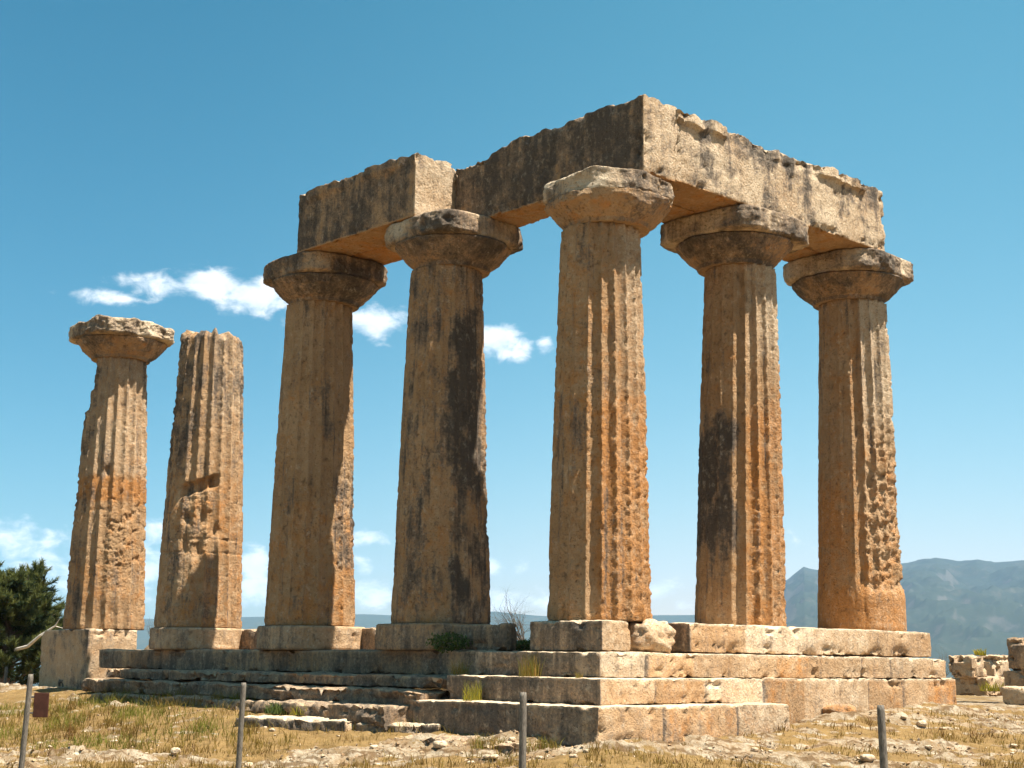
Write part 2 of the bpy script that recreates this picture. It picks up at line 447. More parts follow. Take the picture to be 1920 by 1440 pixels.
def lattice(lo, hi, res):
    """closed surface of a box as one welded quad grid"""
    lo = np.array(lo, float); hi = np.array(hi, float)
    n = np.maximum(2, np.round((hi-lo)/res).astype(int))
    Vs, Fs, off = [], [], 0
    for a in range(3):
        b, c = (a+1) % 3, (a+2) % 3
        for side in (0, 1):
            ub = np.arange(n[b]+1); uc = np.arange(n[c]+1)
            B, Cc = np.meshgrid(ub, uc, indexing='ij')
            I = np.zeros((B.size, 3), int); I[:,b] = B.ravel(); I[:,c] = Cc.ravel(); I[:,a] = n[a]*side
            i = np.arange(B.size).reshape(B.shape)+off
            q = np.stack([i[:-1,:-1], i[1:,:-1], i[1:,1:], i[:-1,1:]], -1).reshape(-1, 4)
            if side == 0: q = q[:, ::-1]
            Vs.append(I); Fs.append(q); off += B.size
    I = np.concatenate(Vs); F = np.concatenate(Fs)
    key = (I[:,0]*100003+I[:,1])*100003+I[:,2]
    u, idx, inv = np.unique(key, return_index=True, return_inverse=True)
    I = I[idx]; F = inv.reshape(-1)[F]
    U = I/n
    return lo+(hi-lo)*U, U, F
def block_geo(lo, hi, res, seed, bevel=.03, amp=1.0, disp=None, joints=None, chips=1.0):
    lo = np.array(lo, float); hi = np.array(hi, float)
    V, U, F = lattice(lo, hi, res)
    c = (lo+hi)/2; h = (hi-lo)/2
    # round the edges
    q = np.abs(V-c); inner = np.maximum(h-bevel, 0)
    ex = np.maximum(q-inner, 0); L = np.linalg.norm(ex, axis=1)
    sc = np.where(L > bevel, bevel/np.maximum(L, 1e-9), 1)
    W = c+np.sign(V-c)*(np.minimum(q, inner)+ex*sc[:,None])
    N = np.sign(V-c)*np.where(q > h-1e-6, 1, 0)*1.0
    N = N/np.maximum(np.linalg.norm(N, axis=1, keepdims=True), 1e-9)
    nedge = (q > h-.14).sum(1)
    n1 = fbm(W, .9, 3, seed); n2 = fbm(W, 3.7, 4, seed+3); n3 = fbm(W, 13, 3, seed+6)
    d = amp*(n1*.02+n2*.017+n3*.012)
    cc = fbm(W, 3.4, 6, seed+9, gain=.66); c2 = fbm(W, 1.5, 3, seed+14)
    ccq = np.floor(cc*6)/6
    d -= amp*chips*np.where(nedge >= 2, ss(.05, .45, ccq+.4*c2)*.075+.03*ss(0, .5, n2), ss(.30, .55, ccq+.3*c2)*.03)
    crk = np.zeros(len(V))
    if joints is not None:
        for axis, pos_ in joints:
            g = ss(.016, .004, np.abs(W[:,axis]-pos_)); d -= g*.02; crk = np.maximum(crk, g)
    W = W+N*d[:,None]
    if disp is not None: W = disp(W, U, N, n1, n2)
    return W, U, F, n1, n2, crk
def block(name, lo, hi, mat, parent=None, seed=0, res=.06, bevel=.03, amp=1.0, disp=None, joints=None, crust=.15, warm=.15, pale=.15, tone=1.0, mk=None, chips=1.0, tones=None, rot=None, origin=None):
    W, U, F, n1, n2, crk = block_geo(lo, hi, res, seed, bevel, amp, disp, joints, chips)
    K = np.stack([np.clip(crust+.3*n1+.6*crk, 0, 1), np.clip(warm+.4*n1, 0, 1), np.clip(pale+.3*n2, 0, 1), tone*(1+.08*n1)], 1)
    if tones is not None:
        axis, edges, sd = tones
        k = np.searchsorted(np.array(edges), W[:,axis]); rg = np.random.default_rng(sd)
        K[:,3] *= rg.uniform(.80, 1.22, len(edges)+1)[k]; K[:,1] = np.clip(K[:,1]+rg.uniform(-.25, .5, len(edges)+1)[k], 0, 1); K[:,2] = np.clip(K[:,2]+rg.uniform(-.25, .5, len(edges)+1)[k], 0, 1)
    if mk is not None: K = mk(W, U, K, n1, n2)
    org = (np.array(lo)+np.array(hi))/2; org[2] = lo[2]
    if rot: 
        ca, sa = math.cos(rot), math.sin(rot); dx, dy = W[:,0]-org[0], W[:,1]-org[1]
        W = W.copy(); W[:,0] = org[0]+dx*ca-dy*sa; W[:,1] = org[1]+dx*sa+dy*ca
    return mesh_obj(name, W, F, mat, parent, origin=tuple(org), mask=K, sharp=48)

# ------------------------------------------------------------------ the seven columns
XA, XB, XC, XD = -15.80, -11.72, -7.70, -3.83
YF, YG = 3.53, 7.22
NECK = 6.33
RIGHT = np.array([rt[0], rt[1]])/np.hypot(rt[0], rt[1])
GC = 'columns of the ruined temple'
def col_root(x, y, label):
    return empty('temple_column', (x, y, 0), label, 'column', GC)
def cap_at(x, y, k, **kw):
    return x+RIGHT[0]*k, y+RIGHT[1]*k

def g2(v, v0, w, z=None, z0=0, h=1):
    r = np.exp(-((v-v0)/w)**2)
    return r if z is None else r*np.exp(-((z-z0)/h)**2)

# A, far left, with a free-standing capital
c = col_root(XA, 0, 'leftmost fluted column, its capital carrying no beam')
def carveA(v, z, n1, n2):
    L = ss(-45, -75, v)
    return L*(.085*ss(5.05, 5.15, z+n2*.05)+.05*ss(5.55, 5.65, z+n2*.05)) + .10*g2(v, -12, 9, z, 3.62, .10) + .04*ss(.1, .5, n2)*ss(1.0, 1.5, z)*ss(3.4, 2.8, z)*ss(-25, 5, v)
shaft('shaft', XA, 0, .93, .66, NECK, 3, c, carve=carveA,
      flute=lambda v, z: .95-.7*ss(-10, 10, v)*ss(.3, .8, z)*ss(2.9, 2.2, z)*ss(45, 30, v),
      dmg=lambda v, z: .85*ss(-15, 5, v)*ss(50, 30, v)*ss(.75, 1.0, z)*ss(2.8, 2.2, z)+.35*ss(-20, -50, v)*ss(4, 3, z)+.1,
      warm=lambda v, z: .25+.65*ss(2.8, 3.0, z)*ss(3.6, 3.4, z)+.2*ss(3, 1, z), pale=lambda v, z: .35*ss(3.4, 3.7, z), crust=lambda v, z: .18+.25*ss(-20, -50, v))
x, y = cap_at(XA, 0, .03)
capital(x, y, NECK, 4, c, rn=.665, re=1.06, a=1.08, p=4.2, h2=.36, rough=1.6, tilt=.12, crust=.5, crust_shade_e=.5, pale=.5)

# B, a broken shaft
c = col_root(XB, 0, 'broken column with no capital, second from the left')
def carveB(v, z, n1, n2):
    slot = ss(.16, .09, np.abs(z-2.93-.004*(v+15)+n2*.03))*ss(-42, -34, v)*ss(24, 14, v)
    hole = .10*g2(v, 3, 7, z, 2.28, .16)+.10*g2(v, -24, 6, z, 2.25, .10)+.09*g2(v, -27, 5, z, 1.75, .22)+.10*g2(v, 22, 6, z, 2.0, .13)+.08*g2(v, -8, 6, z, 1.62, .15)
    ringj = .02*ss(.03, .0, np.abs(z-1.83))+.02*ss(.03, .0, np.abs(z-1.55))
    return .15*slot+hole+ringj
shaft('shaft', XB, 0, .925, .69, 6.36, 5, c, carve=carveB, ragged=.16,
      flute=lambda v, z: 1.0-.75*ss(-5, -25, v)*ss(3.0, 2.3, z),
      dmg=lambda v, z: .75*ss(-45, -20, v)*ss(20, 5, v)*ss(1.3, 1.6, z)*ss(3.2, 2.7, z)+.25*ss(3.0, 4.5, z)+.3*ss(-30, -60, v),
      warm=lambda v, z: .3+.2*ss(3.5, 2.5, z), pale=lambda v, z: .30*ss(-10, 10, v)*ss(3.5, 5.0, z)+.1, crust=lambda v, z: .18+.28*ss(2.5, 5, z)+.2*ss(-5, -40, v))

# C
c = col_root(XC, 0, 'shaded column under the outer end of the beam, third from the left')
shaft('shaft', XC, 0, .885, .665, NECK, 7, c, lean=tuple(RIGHT*-.03),
      flute=lambda v, z: .62+.3*ss(30, 50, v),
      dmg=lambda v, z: .75*ss(15, 35, v)*ss(3.8, 2.8, z)*ss(.7, 1.2, z)+.0,
      warm=lambda v, z: .25+.3*ss(3.2, 1, z), crust=lambda v, z: .17+.34*ss(20, 35, v)*ss(.8, 1.4, z)*ss(3.4, 2.6, z)+.22*g2(v, 15, 22, z, 5.3, 1.0))
x, y = cap_at(XC, 0, .07)
capital(x, y, NECK, 8, c, rn=.67, re=1.08, a=1.04, p=4.0, rough=1.1, crust=.62, crust_shade_e=.62, pale=.05)

# D
c = col_root(XD, 0, 'dark stained column under the step in the beam, fourth from the left')
shaft('shaft', XD, 0, .88, .66, NECK, 11, c, lean=tuple(RIGHT*-.02),
      flute=lambda v, z: .42+.3*ss(30, 60, v),
      dmg=lambda v, z: .7*ss(30, 55, v)*ss(3.4, 2.6, z)*ss(1.3, 1.7, z)+.12,
      crust=lambda v, z: .40+.85*ss(-5, 22, v+6*np.sin(z*2.2))*ss(70, 55, v)*ss(1.9, 2.6, z)*ss(5.9, 5.0, z)+.25*ss(4, 18, v)*ss(2.2, 1.4, z),
      warm=lambda v, z: .30+.15*ss(3, 1, z))
x, y = cap_at(XD, 0, .09)
capital(x, y, NECK, 12, c, rn=.665, re=1.07, a=1.03, p=4.2, rough=1.0, crust=.5, crust_shade_e=.58, pale=.4)

# E, the corner column
c = col_root(0, 0, 'thick corner column nearest the viewer, at the bend of the beam')
shaft('shaft', 0, 0, .835, .655, NECK, 13, c, amp=.75,
      flute=lambda v, z: .48+.55*ss(-28, -12, v),
      dmg=lambda v, z: .42*ss(-10, 25, v)*ss(3.0, .8, z)+.22*ss(10, 25, v)*ss(3.8, 2.4, z)+.18*ss(-15, 0, v)+.08,
      warm=lambda v, z: .40+.5*ss(-10, 5, v)*ss(4.5, 2.5, z), crust=lambda v, z: .05+.06*ss(-5, -25, v)+.3*g2(v, 4, 6)*ss(3.4, 2.0, z)*ss(.2, .6, z),  # shaded left greyer, sunlit right warmer, painted into the masks
      pale=lambda v, z: .35*ss(25, 40, v)*ss(3, 5, z)+.12*ss(0, 20, v))
x, y = cap_at(0, 0, .12)
def brokenE(v, h, R, part):
    k = ss(75, 40, np.abs(v+8))
    return R*(1-k)+np.minimum(R, (.84+.12*ss(0, .3, h)+.07*fbm(np.stack([np.repeat(v, h.shape[0], 0).ravel()*.03, h.ravel()*2.2, h.ravel()*0], 1), 1.0, 4, 77).reshape(h.shape)))*k - .05*g2(v, -25, 9, h, .62, .2)-.05*g2(v, 12, 8, h, .7, .15)
capital(x, y, NECK, 14, c, rn=.67, re=1.03, a=.94, p=3.4, h2=.33, rough=1.4, tilt=.05, crust=.42, crust_shade_e=.25, broken=brokenE, pale=.6)

# F
c = col_root(0, YF, 'column with a dark stain low on its shaded side, middle of the right-hand row')
shaft('shaft', 0, YF, .805, .645, NECK, 17, c, lean=tuple(RIGHT*.10),
      flute=lambda v, z: .36+.66*ss(-14, -2, v),
      dmg=lambda v, z: .5*ss(8, 20, v)*ss(40, 30, v)*ss(2.6, 1.8, z)+.5*ss(25, 45, v)*ss(1.6, .6, z)+.25*ss(10, 20, v)*ss(4.6, 5.2, z)+.06,
      warm=lambda v, z: .25+.55*ss(0, 15, v)*ss(4.4, 3.4, z), pale=lambda v, z: .45*ss(5, 15, v)*ss(4.2, 5.2, z)+.2*ss(35, 50, v),
      crust=lambda v, z: .10+.95*ss(5, -20, v+8*np.sin(z*3))*ss(.9, 1.9, z)*ss(3.9, 3.1, z)+.15*ss(4.3, 3.7, z)*ss(0, -30, v))
capital(0, YF, NECK, 18, c, rn=.655, re=1.06, a=1.10, p=4.4, rough=1.0, crust=.5, crust_shade_e=.62, pale=.55)

# G
c = col_root(0, YG, 'rightmost column, its lit side deeply eroded above a smooth drum')
def carveG(v, z, n1, n2):
    return -.0*v+.035*ss(5, 18, v)*ss(.72, .85, z+n1*.05)*ss(4.6, 3.0, z)*ss(-.3, .3, n2)+.06*g2(v, 18, 8, z, 2.75, .16)
shaft('shaft', 0, YG, .825, .655, NECK, 19, c, lean=tuple(RIGHT*.0), carve=carveG,
      flute=lambda v, z: (.28+.76*ss(-12, 0, v))*ss(.6, 1.0, z),
      dmg=lambda v, z: .95*ss(4, 14, v)*ss(.62, .85, z)*ss(3.4, 2.0, z)+.55*ss(10, 25, v)*ss(2.0, 3.0, z)*ss(5.0, 4.2, z)-.3*ss(.7, .5, z)-.1,
      warm=lambda v, z: .35+.5*ss(.85, .6, z)+.25*ss(-10, -40, v)*ss(4, 2, z)+.2*ss(4, 2, z), pale=lambda v, z: .5*ss(5, 15, v)*ss(3.2, 4.6, z)+.2*ss(5, 15, v), crust=lambda v, z: .06+.10*ss(4, 5, z))
x, y = cap_at(0, YG, -.08)
capital(x, y, NECK, 20, c, rn=.665, re=1.06, a=1.05, p=4.2, rough=1.1, crust=.55, crust_shade_e=.6, pale=.45)

# ------------------------------------------------------------------ the architrave beams
ZB, ZT = 7.20, 8.47
GB = 'stone beams lying across the capitals'
def ragged_top(depth=.10, seed=0, lip=0., face_axis=1, face_side=-1, notch=None):
    def f(W, U, N, n1, n2):
        W = W.copy()
        top = ss(.62, 1.0, U[:,2])
        r = fbm(np.stack([W[:,0], W[:,1], np.zeros(len(W))], 1), 1.3, 4, seed)
        r2 = fbm(np.stack([W[:,0]*.8, W[:,1]*1.2, np.zeros(len(W))], 1), 2.6, 5, seed+2, gain=.6)
        W[:,2] -= top*(depth*(ss(-.35, .6, r))+.055*ss(-.2, .6, r2))
        if notch is not None: W[:,2] -= top*notch(W)
        if lip:
            on = ss(-.1, .12, fbm(np.stack([W[:,0]*.9, W[:,1]*.9, W[:,2]*.2], 1), 1.0, 3, seed+7)+.02)
            band = ss(.80, .84, U[:,2])*on
            face = (np.abs(N[:,face_axis]) > .3)*(np.sign(N[:,face_axis]) == face_side)
            W[:,face_axis] += face_side*lip*band*face
            W[:,face_axis] -= face_side*.05*face*ss(.74, .82, U[:,2])*(1-on)*ss(-.4, .5, r2)
        return W
    return f
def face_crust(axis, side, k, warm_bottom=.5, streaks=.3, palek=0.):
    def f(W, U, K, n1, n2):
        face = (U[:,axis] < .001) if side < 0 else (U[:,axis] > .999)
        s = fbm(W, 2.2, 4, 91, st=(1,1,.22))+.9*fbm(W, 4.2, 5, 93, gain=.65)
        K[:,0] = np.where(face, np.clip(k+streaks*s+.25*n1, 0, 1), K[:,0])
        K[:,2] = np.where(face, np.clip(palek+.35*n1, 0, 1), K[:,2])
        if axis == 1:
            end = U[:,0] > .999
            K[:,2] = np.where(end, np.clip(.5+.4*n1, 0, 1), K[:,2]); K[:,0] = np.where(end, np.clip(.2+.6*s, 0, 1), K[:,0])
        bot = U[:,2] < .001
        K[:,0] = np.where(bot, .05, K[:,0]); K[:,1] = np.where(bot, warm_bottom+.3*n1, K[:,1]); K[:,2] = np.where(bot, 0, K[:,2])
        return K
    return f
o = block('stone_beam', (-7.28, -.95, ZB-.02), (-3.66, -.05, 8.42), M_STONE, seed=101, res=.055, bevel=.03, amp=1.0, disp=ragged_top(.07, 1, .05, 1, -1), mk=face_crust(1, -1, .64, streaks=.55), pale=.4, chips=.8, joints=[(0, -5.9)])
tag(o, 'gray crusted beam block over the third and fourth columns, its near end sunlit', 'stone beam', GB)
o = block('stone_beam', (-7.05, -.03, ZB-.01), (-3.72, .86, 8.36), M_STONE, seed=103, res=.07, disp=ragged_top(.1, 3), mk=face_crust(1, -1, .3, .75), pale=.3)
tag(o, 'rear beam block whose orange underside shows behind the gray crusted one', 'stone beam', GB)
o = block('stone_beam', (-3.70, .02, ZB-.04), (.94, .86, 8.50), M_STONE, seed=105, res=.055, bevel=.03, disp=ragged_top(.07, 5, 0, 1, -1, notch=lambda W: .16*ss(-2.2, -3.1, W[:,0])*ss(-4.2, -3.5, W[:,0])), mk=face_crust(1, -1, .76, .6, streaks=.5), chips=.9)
tag(o, 'dark set-back beam running from the step in the beam to the corner', 'stone beam', GB)
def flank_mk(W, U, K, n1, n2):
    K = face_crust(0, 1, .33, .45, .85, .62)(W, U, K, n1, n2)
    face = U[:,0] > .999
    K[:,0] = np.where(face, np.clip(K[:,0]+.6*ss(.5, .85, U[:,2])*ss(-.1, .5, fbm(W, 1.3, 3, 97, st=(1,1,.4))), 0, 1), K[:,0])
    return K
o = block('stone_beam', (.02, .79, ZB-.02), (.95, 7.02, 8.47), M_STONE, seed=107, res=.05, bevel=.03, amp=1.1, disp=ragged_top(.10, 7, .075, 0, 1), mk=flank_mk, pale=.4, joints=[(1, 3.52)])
tag(o, 'long sunlit pale beam above the right-hand row of columns', 'stone beam', GB)
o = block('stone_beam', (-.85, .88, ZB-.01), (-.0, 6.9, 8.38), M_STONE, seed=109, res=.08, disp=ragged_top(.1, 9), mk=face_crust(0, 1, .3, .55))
tag(o, 'inner beam behind the long sunlit one, only its underside showing', 'stone beam', GB)

# ------------------------------------------------------------------ stepped platform
plat = empty('stepped_platform', (0, 0, -1.7), 'stepped stone platform of worn ashlar courses carrying the columns', 'temple platform')
SH = dict(crust=.18, warm=.15, pale=.2)
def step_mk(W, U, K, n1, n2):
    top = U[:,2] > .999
    K[:,2] = np.where(top, .75, K[:,2]); K[:,0] = np.where(top, .0, K[:,0])  # tops painted pale and uncrusted, as if bleached by full sun
    fac = U[:,1] < .001                                   # west faces painted darker for the shade they lie in
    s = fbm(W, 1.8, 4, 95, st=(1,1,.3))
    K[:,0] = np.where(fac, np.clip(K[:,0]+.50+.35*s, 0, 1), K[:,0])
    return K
# flank courses
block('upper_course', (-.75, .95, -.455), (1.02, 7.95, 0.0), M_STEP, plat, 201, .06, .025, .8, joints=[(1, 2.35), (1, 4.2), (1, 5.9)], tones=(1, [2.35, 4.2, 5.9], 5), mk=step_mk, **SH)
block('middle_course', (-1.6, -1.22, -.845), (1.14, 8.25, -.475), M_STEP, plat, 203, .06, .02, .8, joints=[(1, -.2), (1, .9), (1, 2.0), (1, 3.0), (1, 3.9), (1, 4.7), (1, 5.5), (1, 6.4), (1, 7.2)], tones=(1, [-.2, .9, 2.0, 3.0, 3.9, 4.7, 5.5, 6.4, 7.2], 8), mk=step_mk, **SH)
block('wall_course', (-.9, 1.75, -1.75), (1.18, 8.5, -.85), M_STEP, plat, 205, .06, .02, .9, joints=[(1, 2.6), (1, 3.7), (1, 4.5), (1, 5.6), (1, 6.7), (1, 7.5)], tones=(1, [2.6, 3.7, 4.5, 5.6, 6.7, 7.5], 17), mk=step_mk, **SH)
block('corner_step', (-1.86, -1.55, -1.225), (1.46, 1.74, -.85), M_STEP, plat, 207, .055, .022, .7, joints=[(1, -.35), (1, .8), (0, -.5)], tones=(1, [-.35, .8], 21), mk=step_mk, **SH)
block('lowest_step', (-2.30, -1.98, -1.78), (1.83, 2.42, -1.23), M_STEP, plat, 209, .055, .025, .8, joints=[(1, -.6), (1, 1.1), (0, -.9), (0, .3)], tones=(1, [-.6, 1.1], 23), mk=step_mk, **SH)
# west courses, left of the rebuilt corner
def shade_mk(k=.5):  # whole block painted dark for its shade, top paler as if sunlit
    def f(W, U, K, n1, n2):
        K[:,0] = np.clip(k+.25*n1+.2*n2, 0, 1); K[:,2] = np.where(U[:,2] > .97, .4, 0); K[:,0] = np.where(U[:,2] > .985, K[:,0]*.7, K[:,0]); K[:,1] = .1
        return K
    return f
block('west_course', (-14.6, -.72, -.87), (-1.62, .9, -.46), M_STEP, plat, 211, .07, .03, 1.0, joints=[(0, x) for x in (-13.2, -11.9, -10.4, -9.0, -7.9, -6.3, -5.2, -3.5)], tones=(0, [-13.2, -11.9, -10.4, -9.0, -7.9, -6.3, -5.2, -3.5], 31), mk=shade_mk(.62))
block('floor_course', (-14.4, .55, -.46), (-5.3, 1.5, -.02), M_STEP, plat, 213, .08, .03, 1.0, joints=[(0, x) for x in (-12.4, -10.6, -8.8, -7)], mk=shade_mk(.62))
def eroded(seed, drop):
    """ragged bedded front and worn top edge; the front stays upright"""
    def f(W, U, N, n1, n2):
        W = W.copy(); top = ss(.6, 1, U[:,2])
        r = fbm(np.stack([W[:,0], W[:,1], W[:,2]*0], 1), .7, 4, seed); bed = fbm(W, 1.0, 5, seed+2, st=(.7, .7, 7)); r2 = fbm(W, 3.0, 4, seed+4)
        bedq = np.floor(bed*5)/5
        fr = ss(.02, 0, U[:,1])
        W[:,1] += fr*(.10*r+.08*bedq+.04*r2)+.03*fr
        W[:,2] -= top*(drop*.6*ss(-.3, .5, r)+.025*ss(0, .4, r2))
        W[:,0] += ss(.985, 1, U[:,0])*.1*r2
        return W
    return f
block('eroded_step', (-12.7, -1.60, -1.06), (-2.0, -.6, -.86), M_STEP, plat, 215, .06, .03, 1.3, disp=eroded(1, .05), mk=shade_mk(.68))
block('eroded_step', (-12.9, -2.0, -1.34), (-2.1, -1.1, -1.07), M_STEP, plat, 216, .06, .03, 1.4, disp=eroded(5, .06), mk=shade_mk(.68))
block('eroded_step', (-11.6, -2.45, -1.75), (-2.25, -1.4, -1.33), M_STEP, plat, 217, .06, .04, 1.5, disp=eroded(11, .09), mk=shade_mk(.62))
def pier_mk(W, U, K, n1, n2):
    K = step_mk(W, U, K, n1, n2); fac = U[:,1] < .001
    K[:,0] = np.where(fac, np.clip(.30+.6*n1+.5*n2, 0, 1), K[:,0]); return K
block('end_pier', (-17.25, -.82, -1.40), (-14.95, .42, -.012), M_STEP, plat, 219, .06, .03, .9, joints=[(2, -.47), (2, -.95), (0, -16.3)], mk=pier_mk, crust=.15, warm=.15, pale=.3)

# plinth slabs under the columns
GP = 'plinth slabs under the columns'
def plinth(cx, cy, a, p, h, seed, label, crust=.25, warm=.2, pale=.2, z0=-.46, dark=0.):
    nt, nz = 220, 22; th = np.linspace(0, 2*PI, nt, endpoint=False); f = np.linspace(0, 1, nz)
    T = np.repeat(th[None], nz, 0)
    edge = 1-.03*np.clip(1-f/.1, 0, 1)**2-.03*np.clip((f-.9)/.1, 0, 1)**2
    R = super_r(a, p, T)*edge[:,None]; Z = np.repeat((z0+f*h)[:,None], nt, 1)
    P = np.stack([(R*np.cos(T)).ravel()+cx, (R*np.sin(T)).ravel()+cy, Z.ravel()], 1)
    n1 = fbm(P, 1.2, 3, seed).reshape(R.shape); n2 = fbm(P, 5, 4, seed+2).reshape(R.shape); cc = cells(P, 4.4, seed).reshape(R.shape)
    R = R+.02*n1+.018*n2-.05*ss(.4, .1, cc)*ss(0, .4, n1)
    V, F = radial(R, Z, cx, cy)
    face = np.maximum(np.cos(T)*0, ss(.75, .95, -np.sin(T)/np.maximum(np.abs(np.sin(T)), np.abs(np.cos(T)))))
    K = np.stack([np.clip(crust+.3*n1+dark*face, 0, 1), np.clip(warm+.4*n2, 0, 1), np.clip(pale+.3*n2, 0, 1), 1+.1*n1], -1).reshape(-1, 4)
    V2, F2 = close_caps(V, F, nz, nt)
    o = mesh_obj('plinth_slab', V2, F2, M_STEP, None, origin=(cx, cy, z0), mask=np.concatenate([K, np.full((len(V2)-len(V), 4), (.05,.1,.6,1.))]))
    return tag(o, label, 'plinth slab', GP)
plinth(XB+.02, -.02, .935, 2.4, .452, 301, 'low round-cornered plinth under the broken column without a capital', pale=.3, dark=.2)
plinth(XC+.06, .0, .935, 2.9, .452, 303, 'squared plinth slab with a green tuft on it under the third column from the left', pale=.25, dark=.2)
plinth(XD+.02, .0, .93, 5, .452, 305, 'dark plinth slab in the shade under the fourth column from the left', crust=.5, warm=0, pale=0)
o = block('plinth_slab', (-3.0, -.52, -.46), (-1.58, -.30, -.03), M_STEP, None, 307, .06, .03, 1.0, mk=shade_mk(.62))
tag(o, 'dark loose slab in the shade right of the fourth column, behind the green bush', 'plinth slab', GP)
o = block('plinth_slab', (-.62, -.95, -.462), (.93, -.30, -.01), M_STEP, None, 309, .05, .025, .8, mk=step_mk, crust=.15, pale=.3)
tag(o, 'squared plinth slab under the corner column, its right end sunlit', 'plinth slab', GP)
o = block('plinth_slab', (-.62, -.28, -.462), (.55, .9, -.012), M_STEP, None, 311, .06, .03, .9, **SH)
tag(o, 'inner plinth slab under the corner column, behind the rubble boulder', 'plinth slab', GP)

# ------------------------------------------------------------------ loose rocks
def rock(name, cx, cy, z0, sx, sy, sz, seed, mat=M_STEP, crust=.2, warm=.2, pale=.3, rot=0., n=26, rough=1.0, boxy=3.2, tone=1.0):
    u = np.linspace(0, PI, n); w = np.linspace(0, 2*PI, 2*n, endpoint=False)
    uu, ww = np.meshgrid(u, w, indexing='ij')
    d = np.stack([np.sin(uu)*np.cos(ww), np.sin(uu)*np.sin(ww), np.cos(uu)], -1).reshape(-1, 3)
    k = 1/(np.abs(d)**boxy).sum(1)**(1/boxy)
    p = d*k[:,None]
    n1 = fbm(p, 1.1, 4, seed); n2 = fbm(p, 3.5, 3, seed+2)
    p = p*(1+rough*(.22*n1+.10*n2))[:,None]
    V = p*np.array([sx, sy, sz])
    ca, sa = math.cos(rot), math.sin(rot)
    V = np.stack([V[:,0]*ca-V[:,1]*sa+cx, V[:,0]*sa+V[:,1]*ca+cy, V[:,2]+z0+sz*.9], 1)
    i = np.arange(len(V)).reshape(n, 2*n); j = np.roll(i, -1, 1)
    F = np.stack([i[:-1], i[1:], j[1:], j[:-1]], -1).reshape(-1, 4)
    K = np.stack([np.clip(crust+.3*n1, 0, 1), np.clip(warm+.3*n2, 0, 1), np.clip(pale+.3*n1+.3*d[:,2].clip(0), 0, 1), np.full(len(V), tone)], 1)
    return mesh_obj(name, V, F, mat, None, origin=(cx, cy, z0), mask=K)
o = rock('rubble_boulder', .70, .33, -.49, .36, .34, .27, 401, warm=.5, pale=.35, crust=.05, rough=1.3, boxy=3)
tag(o, 'rough pitted boulder wedged between the corner plinth and the right-hand course', 'boulder')
p = at_depth(1572, 1333, 25.4)
bz = gz(p[0], p[1])
o = rock('fallen_rock', p[0], p[1], bz-.10, .29, .24, .17, 403, warm=.9, crust=.2, pale=0, rot=.6, tone=.75)
tag(o, 'small reddish rock fallen at the foot of the sunlit wall', 'rock')
# low worn slabs in front of the west steps
def ground_slab(name, px0, px1, py, depth, wid, thick, seed, label, rot=0., crust=.3, group='flat slabs along the foot of the steps', z=None):
    a = at_depth(px0, py, depth); b_ = at_depth(px1, py+ (px1-px0)*.02, depth-.012*(px1-px0)*.35)
    c = (a+b_)/2; L = np.hypot(*(b_-a)[:2]); ang = math.atan2((b_-a)[1], (b_-a)[0])
    zt = c[2]
    o = block(name, (c[0]-L/2, c[1], zt-thick), (c[0]+L/2, c[1]+wid, zt), M_STEP, None, seed, .05, .04, 1.8, mk=step_mk, crust=crust, warm=.2, pale=.4, rot=ang)
    return tag(o, label, 'stone slab', group)
ground_slab('stone_slab', 415, 622, 1344, 24.6, 1.5, .45, 411, 'long flat white-topped slab behind the post with a bare top, left of the steps')
ground_slab('stone_slab', 642, 800, 1353, 23.7, 1.3, .45, 413, 'flat white-topped slab against the lowest step')
ground_slab('stone_slab', 90, 172, 1270, 34.5, 1.2, .7, 415, 'worn block below the pier of the leftmost column', crust=.4)
ground_slab('stone_slab', 172, 250, 1276, 33.5, 1.2, .6, 417, 'small worn block at the left end of the eroded steps', crust=.35)
o = block('bedrock_ledge', (-2.1, -2.75, -2.25), (.95, -1.9, -1.72), M_STEP, None, 421, .05, .05, 1.6, disp=eroded(23, .14), mk=shade_mk(.62))
tag(o, 'dark broken ledge of bedrock under the lowest step, by a post', 'rock ledge')

# tumbled blocks at right
GRB = 'tumbled blocks beyond the right end of the platform'
def far_block(px0, px1, py0, py1, depth, thick, seed, label, rot=PI/4, **kw):
    a = at_depth(px0, py1, depth); b_ = at_depth(px1, py1, depth); t_ = at_depth((px0+px1)/2, py0, depth)
    c = (a+b_)/2; L = np.linalg.norm(b_-a)*.78
    o = block('ruin_block', (c[0]-L/2, c[1]-L/2, c[2]), (c[0]+L/2, c[1]-L/2+thick, t_[2]), M_STEP, None, seed, .06, .05, 1.8, rot=rot-PI/4, chips=1.6, **kw)
    return tag(o, label, 'stone block', GRB)
far_block(1782, 1846, 1229, 1271, 37.5, .75, 431, 'upper block with a dark shaded left face, beyond the platform end', crust=.25, pale=.4)
far_block(1838, 1886, 1228, 1271, 38.4, .75, 433, 'upper block with a yellow weed beside it, beyond the platform end', crust=.2, pale=.5)
far_block(1772, 1892, 1270, 1304, 37.9, 1.2, 435, 'low base block under the two upper blocks beyond the platform end', crust=.3, pale=.4)
far_block(1893, 1960, 1196, 1258, 36.0, .9, 437, 'topmost dark block of the stack at the right edge', crust=.5)
far_block(1885, 1975, 1257, 1290, 36.0, 1.1, 439, 'lower dark block of the stack at the right edge', crust=.5)
far_block(1880, 1975, 1288, 1322, 34.5, 1.3, 441, 'pale foot stone of the stack at the right edge', crust=.15, pale=.5)

